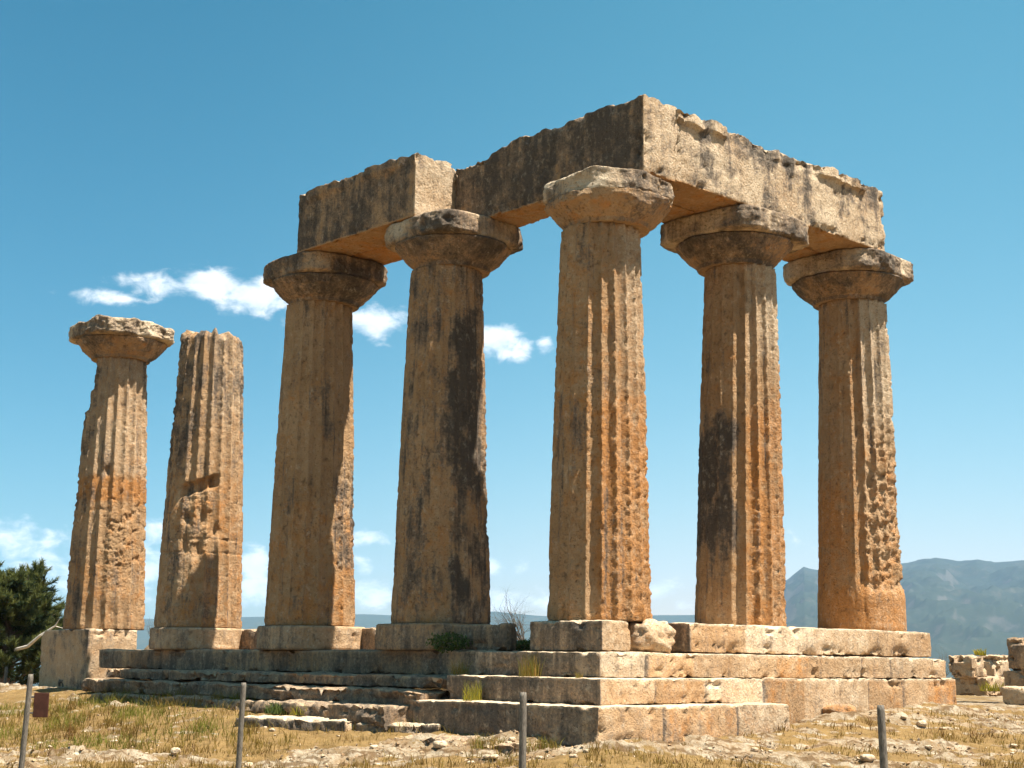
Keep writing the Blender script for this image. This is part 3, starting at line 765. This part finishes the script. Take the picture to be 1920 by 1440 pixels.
# ------------------------------------------------------------------ loose stones on the ground
GS = 'loose stones scattered on the rocky ground'
protos = []
for k in range(6):
    o = rock('loose_stone', 0, 0, 0, 1, RNG.uniform(.7, 1), RNG.uniform(.42, .6), 500+k, crust=.06, warm=.25, pale=.55, n=12, rough=1.2, boxy=2.8)
    protos.append(o)
cnt = 0; first = [True]*6
for _ in range(4000):
    if cnt >= 90: break
    d = RNG.uniform(19.5, 27); lat = RNG.uniform(-.34, .34)*d
    x = CAM[0]+fw[0]/np.hypot(fw[0], fw[1])*d+RIGHT[0]*lat; y = CAM[1]+fw[1]/np.hypot(fw[0], fw[1])*d+RIGHT[1]*lat
    pd = plat_dist(np.array([x]), np.array([y]))
    if pd[0][0] < .35 or (x < -.5 and y > -3.2): continue
    g = rock_mask(np.array([x]), np.array([y]))[0]
    if g > .8 and RNG.random() > .2: continue
    k = int(RNG.integers(6)); sz = RNG.uniform(.025, .065)*(1.9 if RNG.random() < .08 else 1)
    if first[k]: o = protos[k]; first[k] = False
    else: o = protos[k].copy(); COL.objects.link(o)
    o.location = (x, y, gz(x, y)-sz*.22); o.scale = (sz, sz, sz); o.rotation_euler = (0, 0, RNG.uniform(0, 6.28))
    tag(o, 'small pale loose stone lying on the rocky ground in front of the temple', 'stone', GS); cnt += 1

def gravel():
    N = 60000
    d = np.sqrt(RNG.uniform(18.5**2, 29**2, N)); lat = RNG.uniform(-.37, .37, N)*d
    f2 = fw[:2]/np.hypot(fw[0], fw[1])
    x = CAM[0]+f2[0]*d+RIGHT[0]*lat; y = CAM[1]+f2[1]*d+RIGHT[1]*lat
    g = rock_mask(x, y); cl = fbm(np.stack([x, y, x*0], 1), 1.3, 4, 311)
    keep = (RNG.random(N) < ss(.95, .2, g)*ss(-.4, .5, cl)*.45+.02) & ~((x < 1.85) & (y > -2.0))
    x, y = x[keep], y[keep]; n = len(x); z = ground_full(x, y)[0]
    sz = .010+.030*RNG.random(n)**2.2
    base = np.array([(1,0,0),(-.6,.8,0),(-.5,-.85,0),(.2,.1,.75),(.1,-.2,-.6)], float)
    th = RNG.uniform(0, 6.28, n); jit = RNG.normal(0, .22, (n, 5, 3))
    p = (base[None]+jit)*sz[:,None,None]
    c_, s_ = np.cos(th)[:,None], np.sin(th)[:,None]
    V = np.stack([p[...,0]*c_-p[...,1]*s_+x[:,None], p[...,0]*s_+p[...,1]*c_+y[:,None], p[...,2]+z[:,None]+sz[:,None]*.2], -1).reshape(-1, 3)
    i = np.arange(n)[:,None]*5
    F = np.concatenate([i+np.array(f) for f in ((0,1,3),(1,2,3),(2,0,3),(1,0,4),(2,1,4),(0,2,4))])
    K = np.stack([np.repeat(RNG.uniform(0, .35, n), 5), np.repeat(RNG.uniform(0, .5, n), 5), np.repeat(RNG.uniform(0, .8, n), 5), np.repeat(RNG.uniform(.6, 1.05, n), 5)], 1)
    tag(mesh_obj('gravel', V, F, M_STEP, mask=K, smooth=False), 'small broken chips of pale stone strewn over the ground', kind='stuff')
gravel()
# ------------------------------------------------------------------ posts and sign
M_POST = simple_mat('weathered_metal_post', (.085,.072,.058), (.19,.165,.13), 14, .7, (6,6,1.2), .004)
GPO = 'thin posts standing in the ground'
def post(px, pyt, depth, r, label, hgt=1.12, lean=0.):
    t_ = at_depth(px, pyt, depth)
    zb = gz(t_[0], t_[1])
    n, m = 20, 26
    f = np.linspace(0, 1, m); th = np.linspace(0, 2*PI, n, endpoint=False)
    T = np.repeat(th[None], m, 0); Zv = zb-.12+f*(t_[2]-zb+.12)
    R = np.full((m, n), r)*(1.04-.08*f[:,None]); R[-1] *= .86
    P = np.stack([np.cos(T).ravel(), np.sin(T).ravel(), np.repeat(Zv, n)*4], 1)
    R = R*(1+.05*fbm(P, 1.5, 3, 7).reshape(R.shape))
    ax = np.outer(1-f, np.array([RIGHT[0]*lean, RIGHT[1]*lean]))
    V, F = radial(R, Zv, t_[0], t_[1], ax=ax)
    V2, F2 = close_caps(V, F, m, n, 3)
    o = mesh_obj('post', V2, F2, M_POST, None, origin=(t_[0], t_[1], zb))
    tag(o, label, 'post', GPO)
    return t_, zb
tp, zb = post(58, 1264, 19.4, .036, 'thin gray post with a small brown sign beside it', lean=-.05)
post(457, 1280, 19.7, .036, 'thin gray post in front of the flat slabs', lean=-.025)
post(981, 1298, 17.2, .042, 'thin gray post in front of the lowest corner step')
post(1651, 1322, 14.7, .039, 'thick-looking gray post in front of the rocky bank at right', lean=.03)
post(12, 1250, 36, .035, 'small far post beside the foot of the pine')
M_SIGN = simple_mat('brown_sign_paint', (.055,.020,.012), (.085,.032,.02), 9, .6, bump=.002)
M_IRON = simple_mat('sign_bracket_iron', (.10,.09,.08), (.16,.14,.12), 20, .6, bump=.002)
def plain_box(name, c, ex, ey, ez, hx, hy, hz, mat, parent, origin):
    V = []
    for sx in (-1, 1):
        for sy in (-1, 1):
            for sz in (-1, 1):
                V.append(c+ex*hx*sx+ey*hy*sy+ez*hz*sz)
    F = [(0,1,3,2),(4,6,7,5),(0,4,5,1),(2,3,7,6),(0,2,6,4),(1,5,7,3)]
    o = mesh_obj(name, V, F, mat, parent, origin=origin, smooth=False)
    b = o.modifiers.new('edge', 'BEVEL'); b.width = .004; b.segments = 2
    return o
sc_ = at_depth(77, 1322, 19.36)
ez = np.array([0,0,1.]); ex3 = np.array([RIGHT[0], RIGHT[1], 0]); ey3 = np.cross(ez, ex3)
sg = empty('information_sign', tuple(sc_-ez*.16), 'small brown rectangular sign plate fixed to the leftmost near post', 'sign')
plain_box('plate', sc_, ex3, ey3, ez, .096, .008, .155, M_SIGN, sg, tuple(sc_))
for dz in (.1, -.1):
    plain_box('bracket', sc_-ex3*.105+ez*dz, ex3, ey3, ez, .035, .006, .012, M_IRON, sg, tuple(sc_-ex3*.105+ez*dz))

# ------------------------------------------------------------------ vegetation
M_GRASS = leaf_mat('dry_grass', (.27,.155,.040), (.16,.165,.024), .35, (.125,.055,.016))
M_WEED = leaf_mat('green_weed', (.055,.08,.025), (.13,.16,.035), .35)
M_YWEED = leaf_mat('yellow_weed', (.18,.19,.03), (.42,.33,.03), .35)
M_TWIG = simple_mat('dead_twigs', (.07,.06,.05), (.14,.12,.10), 20, .9, bump=0)
M_BARK = simple_mat('pine_bark', (.10,.07,.05), (.19,.14,.10), 12, .95, (3,3,1), .02)
M_DEAD = simple_mat('bleached_branch', (.50,.44,.36), (.66,.60,.52), 12, .9, bump=.005)
M_NEEDLE = leaf_mat('pine_needles', (.024,.044,.020), (.150,.160,.045), .3)

def blades(base, n_h, n_w, lean, az, mask0, bend=.5):
    """grass blades: 2 quads each, tapering"""
    n = len(base)
    side = np.stack([-np.sin(az), np.cos(az), np.zeros(n)], 1)
    ld = az+PI/2*RNG.choice([-1, 1], n)+RNG.normal(0, .8, n)
    out = np.stack([np.cos(ld), np.sin(ld), np.zeros(n)], 1)
    h = n_h[:,None]; w = n_w[:,None]; l = lean[:,None]
    p0 = base; p1 = base+np.array([0,0,1.])*h*.55+out*h*l*.35; p2 = base+np.array([0,0,1.])*h*(1-.25*l)+out*h*l
    V = np.stack([p0-side*w, p0+side*w, p1+side*w*.7, p1-side*w*.7, p2+side*w*.15, p2-side*w*.15], 1).reshape(-1, 3)
    i = np.arange(n)[:,None]*6
    F = np.concatenate([i+np.array([0,1,2,3]), i+np.array([3,2,4,5])])
    K = np.zeros((n*6, 4)); K[:,3] = 1; K[:,0] = np.repeat(mask0, 6)
    return V, F, K
def grass():
    N = 260000
    d = np.sqrt(RNG.uniform(17.5**2, 31**2, N)); lat = RNG.uniform(-.38, .38, N)*d
    f2 = fw[:2]/np.hypot(fw[0], fw[1])
    x = CAM[0]+f2[0]*d+RIGHT[0]*lat; y = CAM[1]+f2[1]*d+RIGHT[1]*lat
    g = rock_mask(x, y)
    P = np.stack([x, y, np.zeros(N)], 1)
    cl = fbm(P, 1.6, 3, 71)+fbm(P, 7, 2, 73)*.8
    pd = plat_dist(x, y)
    inside = (x < 1.75) & (y > -1.95)
    slabz = (x < -.6) & (y > -3.6) & (x > -7)
    keep = (RNG.random(N) < ss(.35, .95, g)*ss(-.30, .45, cl)*.6) & ~inside & (~slabz | (RNG.random(N) < .4))
    x, y, cl, g = x[keep], y[keep], cl[keep], g[keep]; n = len(x)
    z = ground_full(x, y)[0]
    t = (x+y)/Q2; s = (x-y)/Q2; dep = 23.9-s
    tall = ss(-3.5, -7, t)*ss(22, 24, dep)
    h = RNG.uniform(.03, .13, n)*(1+.6*tall)*(1+.9*cl.clip(-.7, 1)); w = RNG.uniform(.003, .007, n)
    green = np.clip(.2+.9*tall*ss(-.2, .5, fbm(np.stack([x, y, z], 1), .8, 3, 77))+.2*RNG.random(n), 0, 1)
    V, F, K = blades(np.stack([x, y, z-.01], 1), h, w, RNG.uniform(.1, .8, n), RNG.uniform(0, 6.28, n), green)
    br = np.clip(1.6*fbm(np.stack([x*1.1, y*1.1, z*0], 1), 1.0, 4, 83)+.25*RNG.normal(size=n), 0, 1); K[:,1] = np.repeat(br, 6)
    o = mesh_obj('grass', V, F, M_GRASS, mask=K, smooth=False)
    tag(o, 'dry golden grass growing between the rocks', kind='stuff')
grass()
def tuft(name, c, n, spread, h, mat, label, cat, group=None, wide=.006, lean=(.1, .7), parent=None):
    a = RNG.uniform(0, 6.28, n); r = spread*np.sqrt(RNG.random(n))
    base = np.stack([c[0]+r*np.cos(a), c[1]+r*np.sin(a), np.full(n, c[2])], 1)
    V, F, K = blades(base, RNG.uniform(.35, 1, n)*h, RNG.uniform(.6, 1.3, n)*wide, RNG.uniform(*lean, n), RNG.uniform(0, 6.28, n), RNG.random(n))
    o = mesh_obj(name, V, F, mat, None, origin=tuple(c), mask=K, smooth=False)
    return tag(o, label, cat, group)
GW = 'weeds growing on the steps'
tuft('weed_tuft', (-.15, -1.38, -.86), 160, .17, .42, M_GRASS, 'tall dry grass tuft in front of the corner plinth', 'weed', GW, .004, (.05, .4))
tuft('weed_tuft', (.95, -1.45, -.86), 40, .06, .12, M_GRASS, 'tiny dry tuft on the step at the corner edge', 'weed', GW, .004)
tuft('weed_tuft', (-1.05, -1.72, -1.24), 140, .16, .36, M_YWEED, 'yellow-green tuft on the lowest step behind a post', 'weed', GW, .004, (.05, .5))
tuft('weed_tuft', (-1.75, -1.35, -.87), 120, .16, .30, M_GRASS, 'dry tuft at the left end of the second step', 'weed', GW, .004, (.05, .5))
tuft('weed_tuft', (-6.88, -.35, -.46), 70, .08, .2, M_YWEED, 'small green tuft at the right edge of the third plinth', 'weed', GW, .008)
tuft('weed_tuft', (-.85, .1, -.48), 260, .25, .22, M_GRASS, 'dry tuft in the gap left of the corner plinth', 'weed', GW, .006)
p = at_depth(520, 1338, 25.3); tuft('weed_tuft', p, 130, .22, .22, M_WEED, 'leafy green tuft behind the long white-topped slab', 'weed', GW, .016)
p = at_depth(572, 1340, 25.0); tuft('weed_tuft', p, 150, .26, .2, M_YWEED, 'yellow flowering tuft behind the long white-topped slab', 'weed', GW, .012)
p = at_depth(1838, 1229, 37.8); tuft('weed_tuft', p, 90, .13, .2, M_YWEED, 'yellow weed on top of the tumbled blocks', 'weed', GW, .015)
p = at_depth(1860, 1296, 36.8); tuft('weed_tuft', p, 120, .3, .3, M_YWEED, 'yellow weed at the foot of the tumbled blocks', 'weed', GW, .01)
for px, py, dd, lab in ((760, 1362, 23.4, 'dry tuft by the flat slab against the lowest step'), (1015, 1395, 20.9, 'dry tuft beside the post in front of the lowest step'), (915, 1390, 21.2, 'dry tuft on the dark bedrock ledge')):
    p = at_depth(px, py, dd); tuft('weed_tuft', (p[0], p[1], max(gz(p[0], p[1]), p[2]-.1)), 160, .25, .26, M_GRASS, lab, 'weed', GW, .005)

def leafy_bush(name, c, rx, rz, n, mat, label, leaf=.03):
    d = RNG.normal(0, 1, (n, 3)); d /= np.linalg.norm(d, axis=1, keepdims=True)
    nn = fbm(d*1.5, 1.2, 3, 88)
    p = d*(.55+.45*RNG.random(n)**.5)[:,None]*(1+.5*nn)[:,None]
    P = np.array(c)+np.stack([p[:,0]*rx, p[:,1]*rx, (p[:,2]*.5+.5)*rz], 1)
    a = RNG.normal(0, 1, (n, 3)); a /= np.linalg.norm(a, axis=1, keepdims=True); b_ = np.cross(a, RNG.normal(0, 1, (n, 3))); b_ /= np.linalg.norm(b_, axis=1, keepdims=True)
    l = leaf*RNG.uniform(.6, 1.4, (n, 1))
    V = np.stack([P-a*l, P+b_*l*.5, P+a*l, P-b_*l*.5], 1).reshape(-1, 3)
    F = np.arange(n*4).reshape(-1, 4)
    K = np.zeros((n*4, 4)); K[:,3] = 1; K[:,0] = np.repeat(np.clip(.4+.5*nn+.3*RNG.normal(size=n), 0, 1), 4)
    o = mesh_obj(name, V, F, mat, None, origin=tuple(c), mask=K, smooth=False)
    return tag(o, label, 'bush')
leafy_bush('green_bush', (-2.60, -.85, -.47), .34, .30, 650, M_WEED, 'dark green bush growing in the shade at the foot of the fourth column')
p = at_depth(985, 1212, 26.5); leafy_bush('low_scrub', (p[0], p[1], -.47), .42, .22, 1200, M_WEED, 'low dark scrub in the gap left of the corner column')

def tubes(segs, sides=5):
    Vs, Fs, off = [], [], 0
    for a, b_, ra, rb in segs:
        a = np.array(a); b_ = np.array(b_); d = b_-a; d = d/max(np.linalg.norm(d), 1e-9)
        u = np.cross(d, [0, 0, 1.] if abs(d[2]) < .9 else [1., 0, 0]); u /= np.linalg.norm(u); w = np.cross(d, u)
        th = np.linspace(0, 2*PI, sides, endpoint=False)
        ring = np.cos(th)[:,None]*u+np.sin(th)[:,None]*w
        Vs += [a+ring*ra, b_+ring*rb]
        i = np.arange(sides); j = (i+1) % sides
        Fs.append(np.stack([i, j, j+sides, i+sides], 1)+off); off += 2*sides
    return np.concatenate(Vs), np.concatenate(Fs)
def twig_segs(start, dirv, length, r, depth, out, spread=.5, up_=.0):
    p = np.array(start, float); d = np.array(dirv, float); n = 5
    for k in range(n):
        d = d+RNG.normal(0, .16, 3)+np.array([0,0,up_]); d /= np.linalg.norm(d)
        q = p+d*length/n; ra = r*(1-k/n*.75); rb = r*(1-(k+1)/n*.75)
        out.append((p.copy(), q.copy(), ra, rb))
        if depth > 0 and k >= 1:
            for _ in range(2 if RNG.random() < .6 else 1):
                e = d+RNG.normal(0, spread, 3); twig_segs(q, e/np.linalg.norm(e), length*RNG.uniform(.35, .6), rb*.6, depth-1, out, spread, up_)
        p = q
def dead_shrub(px, py, depth, hgt, label, n=7, r=.011, lean=(0,0)):
    c = at_depth(px, py, depth); c[2] = max(c[2]-.1, gz(c[0], c[1])-.05); out = []
    for _ in range(n):
        v = np.array([RIGHT[0]*lean[0], RIGHT[1]*lean[0], 1.])+RNG.normal(0, .33, 3)
        twig_segs(c, v/np.linalg.norm(v), hgt*RNG.uniform(.5, 1), r, 2, out, .55)
    V, F = tubes(out)
    return tag(mesh_obj('dead_shrub', V, F, M_TWIG, None, origin=tuple(c)), label, 'dead shrub')
dead_shrub(985, 1205, 30.5, .95, 'bare gray twiggy shrub seen between the fourth and corner columns', 12, .015, (-.35,))
dead_shrub(1772, 1262, 36.5, .62, 'pale bare twigs between the platform end and the tumbled blocks', 6, .008)
dead_shrub(283, 1192, 37.5, .55, 'thin bare twigs between the two leftmost columns', 4, .007)

def pine():
    base = at_depth(8, 1285, 41.0); base[2] = gz(base[0], base[1])
    root = empty('pine_tree', tuple(base), 'bushy dark green pine beside the left end of the platform', 'tree')
    segs = []; tips = []
    trunk_top = base+np.array([0, 0, 3.1])
    p = base-np.array([0,0,.1]); 
    for k in range(7):
        q = base+np.array([RNG.normal(0, .07), RNG.normal(0, .07), 3.3*(k+1)/7])
        segs.append((p, q, .15*(1-k/8), .15*(1-(k+1)/8))); p = q
    F3 = np.array([RIGHT[0], RIGHT[1], 0]); B3 = np.array([-RIGHT[1], RIGHT[0], 0])
    for k in range(95):
        f = RNG.uniform(.10, 1.0); a = RNG.uniform(0, 6.28)
        st = base+np.array([0, 0, 3.2*f])
        ln = (1.72*(1-.50*max(f-.4, 0)/.6))*RNG.uniform(.5, 1.05)
        d = F3*math.cos(a)+B3*math.sin(a)+np.array([0, 0, .18+.5*f])
        d /= np.linalg.norm(d); q = st; r = .045
        for i in range(6):
            d2 = d+np.array([0, 0, .06*i])+RNG.normal(0, .10, 3); d2 /= np.linalg.norm(d2)
            n_ = q+d2*ln/6; segs.append((q, n_, r, r*.8)); q = n_; r *= .8
            if i >= 1:
                for _ in range(3):
                    e = d2+RNG.normal(0, .6, 3)+np.array([0,0,.25]); e /= np.linalg.norm(e)
                    L = RNG.uniform(.2, .45); segs.append((q, q+e*L, r*.5, r*.25)); tips.append((q+e*L, e)); tips.append((q+e*L*.55, e))
        tips.append((q, d2))
    V, F = tubes(segs, 6)
    mesh_obj('trunk', V, F, M_BARK, root, origin=tuple(base))
    nper = 46; P = []; D = []; K = []
    for t_, e in tips:
        g = RNG.normal(0, .30)
        dirs = e*.8+np.array([0, 0, .45])+RNG.normal(0, .55, (nper, 3)); dirs /= np.linalg.norm(dirs, axis=1, keepdims=True)
        start = t_-e*RNG.uniform(0, .22, (nper, 1))
        P.append(start); D.append(dirs*RNG.uniform(.10, .19, (nper, 1))); K.append(np.clip(.42+g+.9*(dirs[:,2]-.5)+RNG.normal(0, .15, nper), 0, 1))  # upward needles coloured lighter to paint sunlit tuft tops
    P = np.concatenate(P); D = np.concatenate(D); K = np.concatenate(K); n = len(P)
    sd = np.cross(D, RNG.normal(0, 1, (n, 3))); sd /= np.linalg.norm(sd, axis=1, keepdims=True); sd *= .011
    V = np.stack([P-sd, P+sd, P+D+sd*.4, P+D-sd*.4], 1).reshape(-1, 3)
    KK = np.zeros((n*4, 4)); KK[:,3] = 1; KK[:,0] = np.repeat(K, 4)
    mesh_obj('crown', V, np.arange(n*4).reshape(-1, 4), M_NEEDLE, root, origin=tuple(base), mask=KK, smooth=False)
    a = at_depth(52, 1212, 39.9); b_ = at_depth(75, 1192, 39.7); c_ = at_depth(103, 1174, 39.6); d_ = at_depth(118, 1178, 39.6)
    inner = at_depth(14, 1222, 40.9)
    V, F = tubes([(inner, a, .05, .045), (a, b_, .045, .036), (b_, c_, .036, .022), (c_, at_depth(112, 1160, 39.5), .02, .006), (b_, at_depth(92, 1190, 39.4), .018, .006), (c_, d_, .016, .005)], 8)
    mesh_obj('dead_branch', V, F, M_DEAD, root, origin=tuple(a))
pine()

# ------------------------------------------------------------------ far hills
def mountain_mat(name, green, rock_c, lo):
    m, t, b = new_mat(name)
    g = t.add('ShaderNodeNewGeometry'); pos = g.outputs['Position']
    n = t.noise(pos, .006, 8, .68); n2 = t.noise(pos, .022, 9, .75)
    nz = t.add('ShaderNodeSeparateXYZ', inp={0: g.outputs['Normal']}).outputs[2]
    steep = t.ramp(nz, .86, .62)
    f = t.ramp(t.math('ADD', t.math('MULTIPLY', n, .6), t.math('MULTIPLY', n2, .55)), .58, .72)
    c = t.mix(f, green, lo); c = t.mix(t.math('MULTIPLY', t.ramp(t.math('ADD', n2, t.math('MULTIPLY', steep, .35)), .52, .86), .9), c, rock_c)
    t.l.new(c, b.inputs['Base Color']); b.inputs['Roughness'].default_value = 1; b.inputs['Specular IOR Level'].default_value = 0
    return m
def ridge(name, prof, dist, foot, seed, mat, label, amp=.22, nu=520, nv=130, back=.3):
    """prof: list of (photo column, elevation of the crest above the eye, metres) surveyed along a range at a real distance"""
    us = np.linspace(prof[0][0], prof[-1][0], nu)
    crest = np.interp(us, [p[0] for p in prof], [p[1] for p in prof])
    vs = np.concatenate([np.linspace(0, 1, nv), np.linspace(1.02, 1+back, nv//3)])
    U, Vv = np.meshgrid(us, vs)
    f2 = fw[:2]/np.hypot(fw[0], fw[1])
    D = foot+(dist-foot)*Vv
    x = CAM[0]+f2[0]*D+RIGHT[0]*(U-960)/FPX*D; y = CAM[1]+f2[1]*D+RIGHT[1]*(U-960)/FPX*D
    P = np.stack([x.ravel(), y.ravel(), np.zeros(x.size)], 1)/dist
    rid = 1-np.abs(fbm(P, 14, 5, seed)).reshape(x.shape)*1.6
    n2 = fbm(P, 40, 5, seed+9).reshape(x.shape)
    Cr = np.repeat(crest[None], len(vs), 0)
    up_ = np.clip(Vv, 0, 1)**.85
    zz = -80+(Cr+80)*np.where(Vv <= 1, up_, np.clip(1-(Vv-1)/back*.8, 0, 1))
    bump_ = (rid-.6)*amp*Cr.max()*np.sin(np.clip(Vv, 0, 1)*PI)**.7+n2*amp*.22*Cr.max()*np.clip(Vv*3, 0, 1)*(.25+.75*np.sin(np.clip(Vv, 0, 1)*PI))
    zz = zz+bump_
    i = np.arange(x.size).reshape(x.shape)
    F = np.stack([i[:-1,:-1], i[:-1,1:], i[1:,1:], i[1:,:-1]], -1).reshape(-1, 4)
    o = mesh_obj(name, np.stack([x.ravel(), y.ravel(), zz.ravel()], 1), F, mat)
    tag(o, label, kind='structure')
H0 = 1242
def el(prof, d): return [(a, (H0-b_)/FPX*d) for a, b_ in prof]
M_MTN = mountain_mat('mountain_scrub', (.030,.038,.026), (.080,.076,.064), (.048,.050,.036))
M_HILL = mountain_mat('hill_scrub', (.03,.04,.025), (.12,.11,.08), (.05,.05,.03))
ridge('mountain', el([(1300, 1222), (1400, 1150), (1440, 1110), (1475, 1088), (1492, 1074), (1508, 1062), (1520, 1066), (1545, 1069), (1620, 1064), (1690, 1052), (1715, 1048), (1755, 1041), (1800, 1047), (1830, 1043), (1865, 1048), (1920, 1044), (2050, 1040), (2300, 1070), (2600, 1120)], 6000), 6000, 2600, 5, M_MTN, 'blue hazy rocky mountain rising behind the right end of the temple')
ridge('hills', el([(-2300, 1190), (-1500, 1176), (-600, 1180), (-200, 1172), (100, 1166), (300, 1170), (460, 1165), (560, 1162), (690, 1157), (800, 1160), (930, 1149), (1010, 1156), (1120, 1160), (1230, 1153), (1310, 1151), (1500, 1160), (1700, 1170)], 6600), 6600, 4300, 15, M_HILL, 'low blue hills along the horizon', amp=.12, nu=460, nv=40)

# ------------------------------------------------------------------ haze
HAZE = True
if HAZE:
    me = bpy.data.meshes.new('haze')
    x0, x1, y0, y1, z0, z1 = -9300, 9300, -9300, 9300, -140, 560
    V = [(x0,y0,z0),(x1,y0,z0),(x1,y1,z0),(x0,y1,z0),(x0,y0,z1),(x1,y0,z1),(x1,y1,z1),(x0,y1,z1)]
    me.from_pydata(V, [], [(0,3,2,1),(4,5,6,7),(0,1,5,4),(1,2,6,5),(2,3,7,6),(3,0,4,7)]); me.update()
    hz = bpy.data.objects.new('haze', me); COL.objects.link(hz)
    m = bpy.data.materials.new('air_haze'); m.use_nodes = True; m.node_tree.nodes.clear(); t = NT(m)
    o_ = t.add('ShaderNodeOutputMaterial'); v = t.add('ShaderNodeVolumePrincipled')
    v.inputs['Color'].default_value = (.40,.66,1.0,1); v.inputs['Density'].default_value = .000062; v.inputs['Anisotropy'].default_value = .0
    t.l.new(v.outputs[0], o_.inputs['Volume']); me.materials.append(m)
    hz.rotation_euler = (0, 0, PI/4)
    tag(hz, kind='stuff', label='blue air haze over the distant hills')

# ------------------------------------------------------------------ sun and sky
SUN_AZ, SUN_EL = math.radians(24), math.radians(66)      # azimuth counted from +X towards +Y
sd_ = bpy.data.lights.new('sun', 'SUN'); sd_.energy = 5.0; sd_.angle = math.radians(.53); sd_.color = (1, .93, .82)
sun = bpy.data.objects.new('sun', sd_); COL.objects.link(sun)
dv = Vector((math.cos(SUN_AZ)*math.cos(SUN_EL), math.sin(SUN_AZ)*math.cos(SUN_EL), math.sin(SUN_EL)))
sun.rotation_euler = dv.to_track_quat('Z', 'Y').to_euler()
w = bpy.data.worlds.new('World'); scene.world = w; w.use_nodes = True
w.node_tree.nodes.clear(); t = NT(w)
out = t.add('ShaderNodeOutputWorld'); bg = t.add('ShaderNodeBackground')
sky = t.add('ShaderNodeTexSky', sky_type='NISHITA', sun_disc=False, sun_elevation=SUN_EL, sun_rotation=PI/2-SUN_AZ, altitude=100, air_density=1.0, dust_density=.6, ozone_density=2.0)
EXPO = 1.42
sp_ = t.add('ShaderNodeSeparateColor', inp={0: sky.outputs[0]})
def grade(ch, gain, p): return t.math('MULTIPLY', t.math('POWER', t.math('MULTIPLY', sp_.outputs[ch], .05), p), gain/(.05*2**EXPO))
dirn = t.add('ShaderNodeNewGeometry').outputs['Incoming']
sx = t.add('ShaderNodeVectorMath', operation='SCALE', inp={0: dirn, 'Scale': -1.0}).outputs[0]
xyz = t.add('ShaderNodeSeparateXYZ', inp={0: sx})
az = t.math('ARCTAN2', xyz.outputs[1], xyz.outputs[0]); elv = t.math('ARCSINE', xyz.outputs[2])
azd = t.math('MULTIPLY', t.math('SUBTRACT', YAW, az), 180/PI)         # degrees right of the temple axis
eld = t.math('MULTIPLY', elv, 180/PI)
def side(lo, hi):                                                     # the sky is deeper on the side away from the sun
    n = t.add('ShaderNodeMapRange', inp={0: azd, 1: -19.0, 2: 15.0, 3: lo, 4: hi}); n.interpolation_type = 'SMOOTHSTEP'; return n.outputs[0]
tint = t.add('ShaderNodeCombineColor', inp={0: t.math('MULTIPLY', grade(0, 12.0, 1.9), side(.42, 1.12)), 1: t.math('MULTIPLY', grade(1, 2.74, .97), side(.72, 1.08)), 2: t.math('MULTIPLY', grade(2, 2.95, 1.05), side(.80, 1.02))}).outputs[0]
# clouds, by compass direction
vec = t.add('ShaderNodeCombineXYZ', inp={0: azd, 1: eld, 2: 0.0}).outputs[0]
nA = t.noise(t.vmul(vec, (.6, 1.0, 1)), 1.5, 9, .58, .3); nB = t.noise(t.vmul(vec, (.5, 1.3, 1)), .5, 6, .6)
def blob(px, py, wx, wy, amp):
    q3 = fw+rt*(px-960)/FPX-up*(py-720)/FPX
    a0 = math.degrees(YAW-math.atan2(q3[1], q3[0])); e0 = math.degrees(math.asin(q3[2]/np.linalg.norm(q3)))
    wx = wx/FPX*180/PI; wy = wy/FPX*180/PI
    dx = t.math('DIVIDE', t.math('SUBTRACT', azd, a0), wx); dy = t.math('DIVIDE', t.math('SUBTRACT', eld, e0), wy)
    q = t.math('ADD', t.math('MULTIPLY', dx, dx), t.math('MULTIPLY', dy, dy))
    return t.math('MULTIPLY', t.math('POWER', 2.718, t.math('MULTIPLY', q, -1.0)), amp)
blobs = [(200, 556, 70, 20, 1.0), (300, 535, 100, 26, 1.1), (400, 532, 85, 34, 1.35), (480, 555, 90, 40, 1.35), (590, 580, 80, 38, 1.2), (700, 605, 70, 36, 1.25), (935, 640, 50, 44, 1.3), (975, 655, 40, 30, 1.0), (1022, 650, 26, 26, .95),
         (30, 1005, 95, 36, 1.0), (90, 1040, 110, 45, .85), (285, 1000, 50, 36, 1.0), (290, 1060, 80, 50, 1.0), (475, 1060, 45, 34, 1.15), (480, 1110, 80, 40, 1.0), (690, 1005, 60, 20, .9), (680, 1060, 24, 26, .95), (690, 1110, 60, 30, 1.0), (925, 1062, 40, 20, 1.1), (975, 1064, 24, 16, .85), (935, 1130, 50, 26, 1.05), (1245, 1105, 45, 26, .95), (1500, 1050, 60, 20, .4), (200, 1110, 200, 40, .8), (150, 1075, 160, 50, .9), (380, 1090, 120, 50, .85), (640, 1120, 160, 36, .85), (1000, 1125, 90, 30, .8), (1270, 1130, 60, 24, .7), (1480, 1020, 90, 26, .5)]
acc = None
for b5 in blobs:
    q = blob(*b5); acc = q if acc is None else t.math('MAXIMUM', acc, q)
dens = t.ramp(t.math('ADD', acc, t.math('MULTIPLY', t.math('SUBTRACT', nA, .5), 1.9)), .42, 1.12)
shade = t.ramp(nA, .35, .7)
ccol = t.mix(shade, (7.6, 8.4, 9.2), (9.8, 9.9, 10.0))
skyc = t.mix(t.math('MULTIPLY', dens, .92), tint, ccol)
t.l.new(skyc, bg.inputs[0]); bg.inputs[1].default_value = .05
t.l.new(bg.outputs[0], out.inputs[0])

# ------------------------------------------------------------------ view
vs_ = scene.view_settings; vs_.view_transform = 'Standard'; vs_.look = 'None'; vs_.exposure = EXPO; vs_.gamma = 1
scene.cycles.max_bounces = 6; scene.cycles.volume_bounces = 1; scene.cycles.use_denoising = True
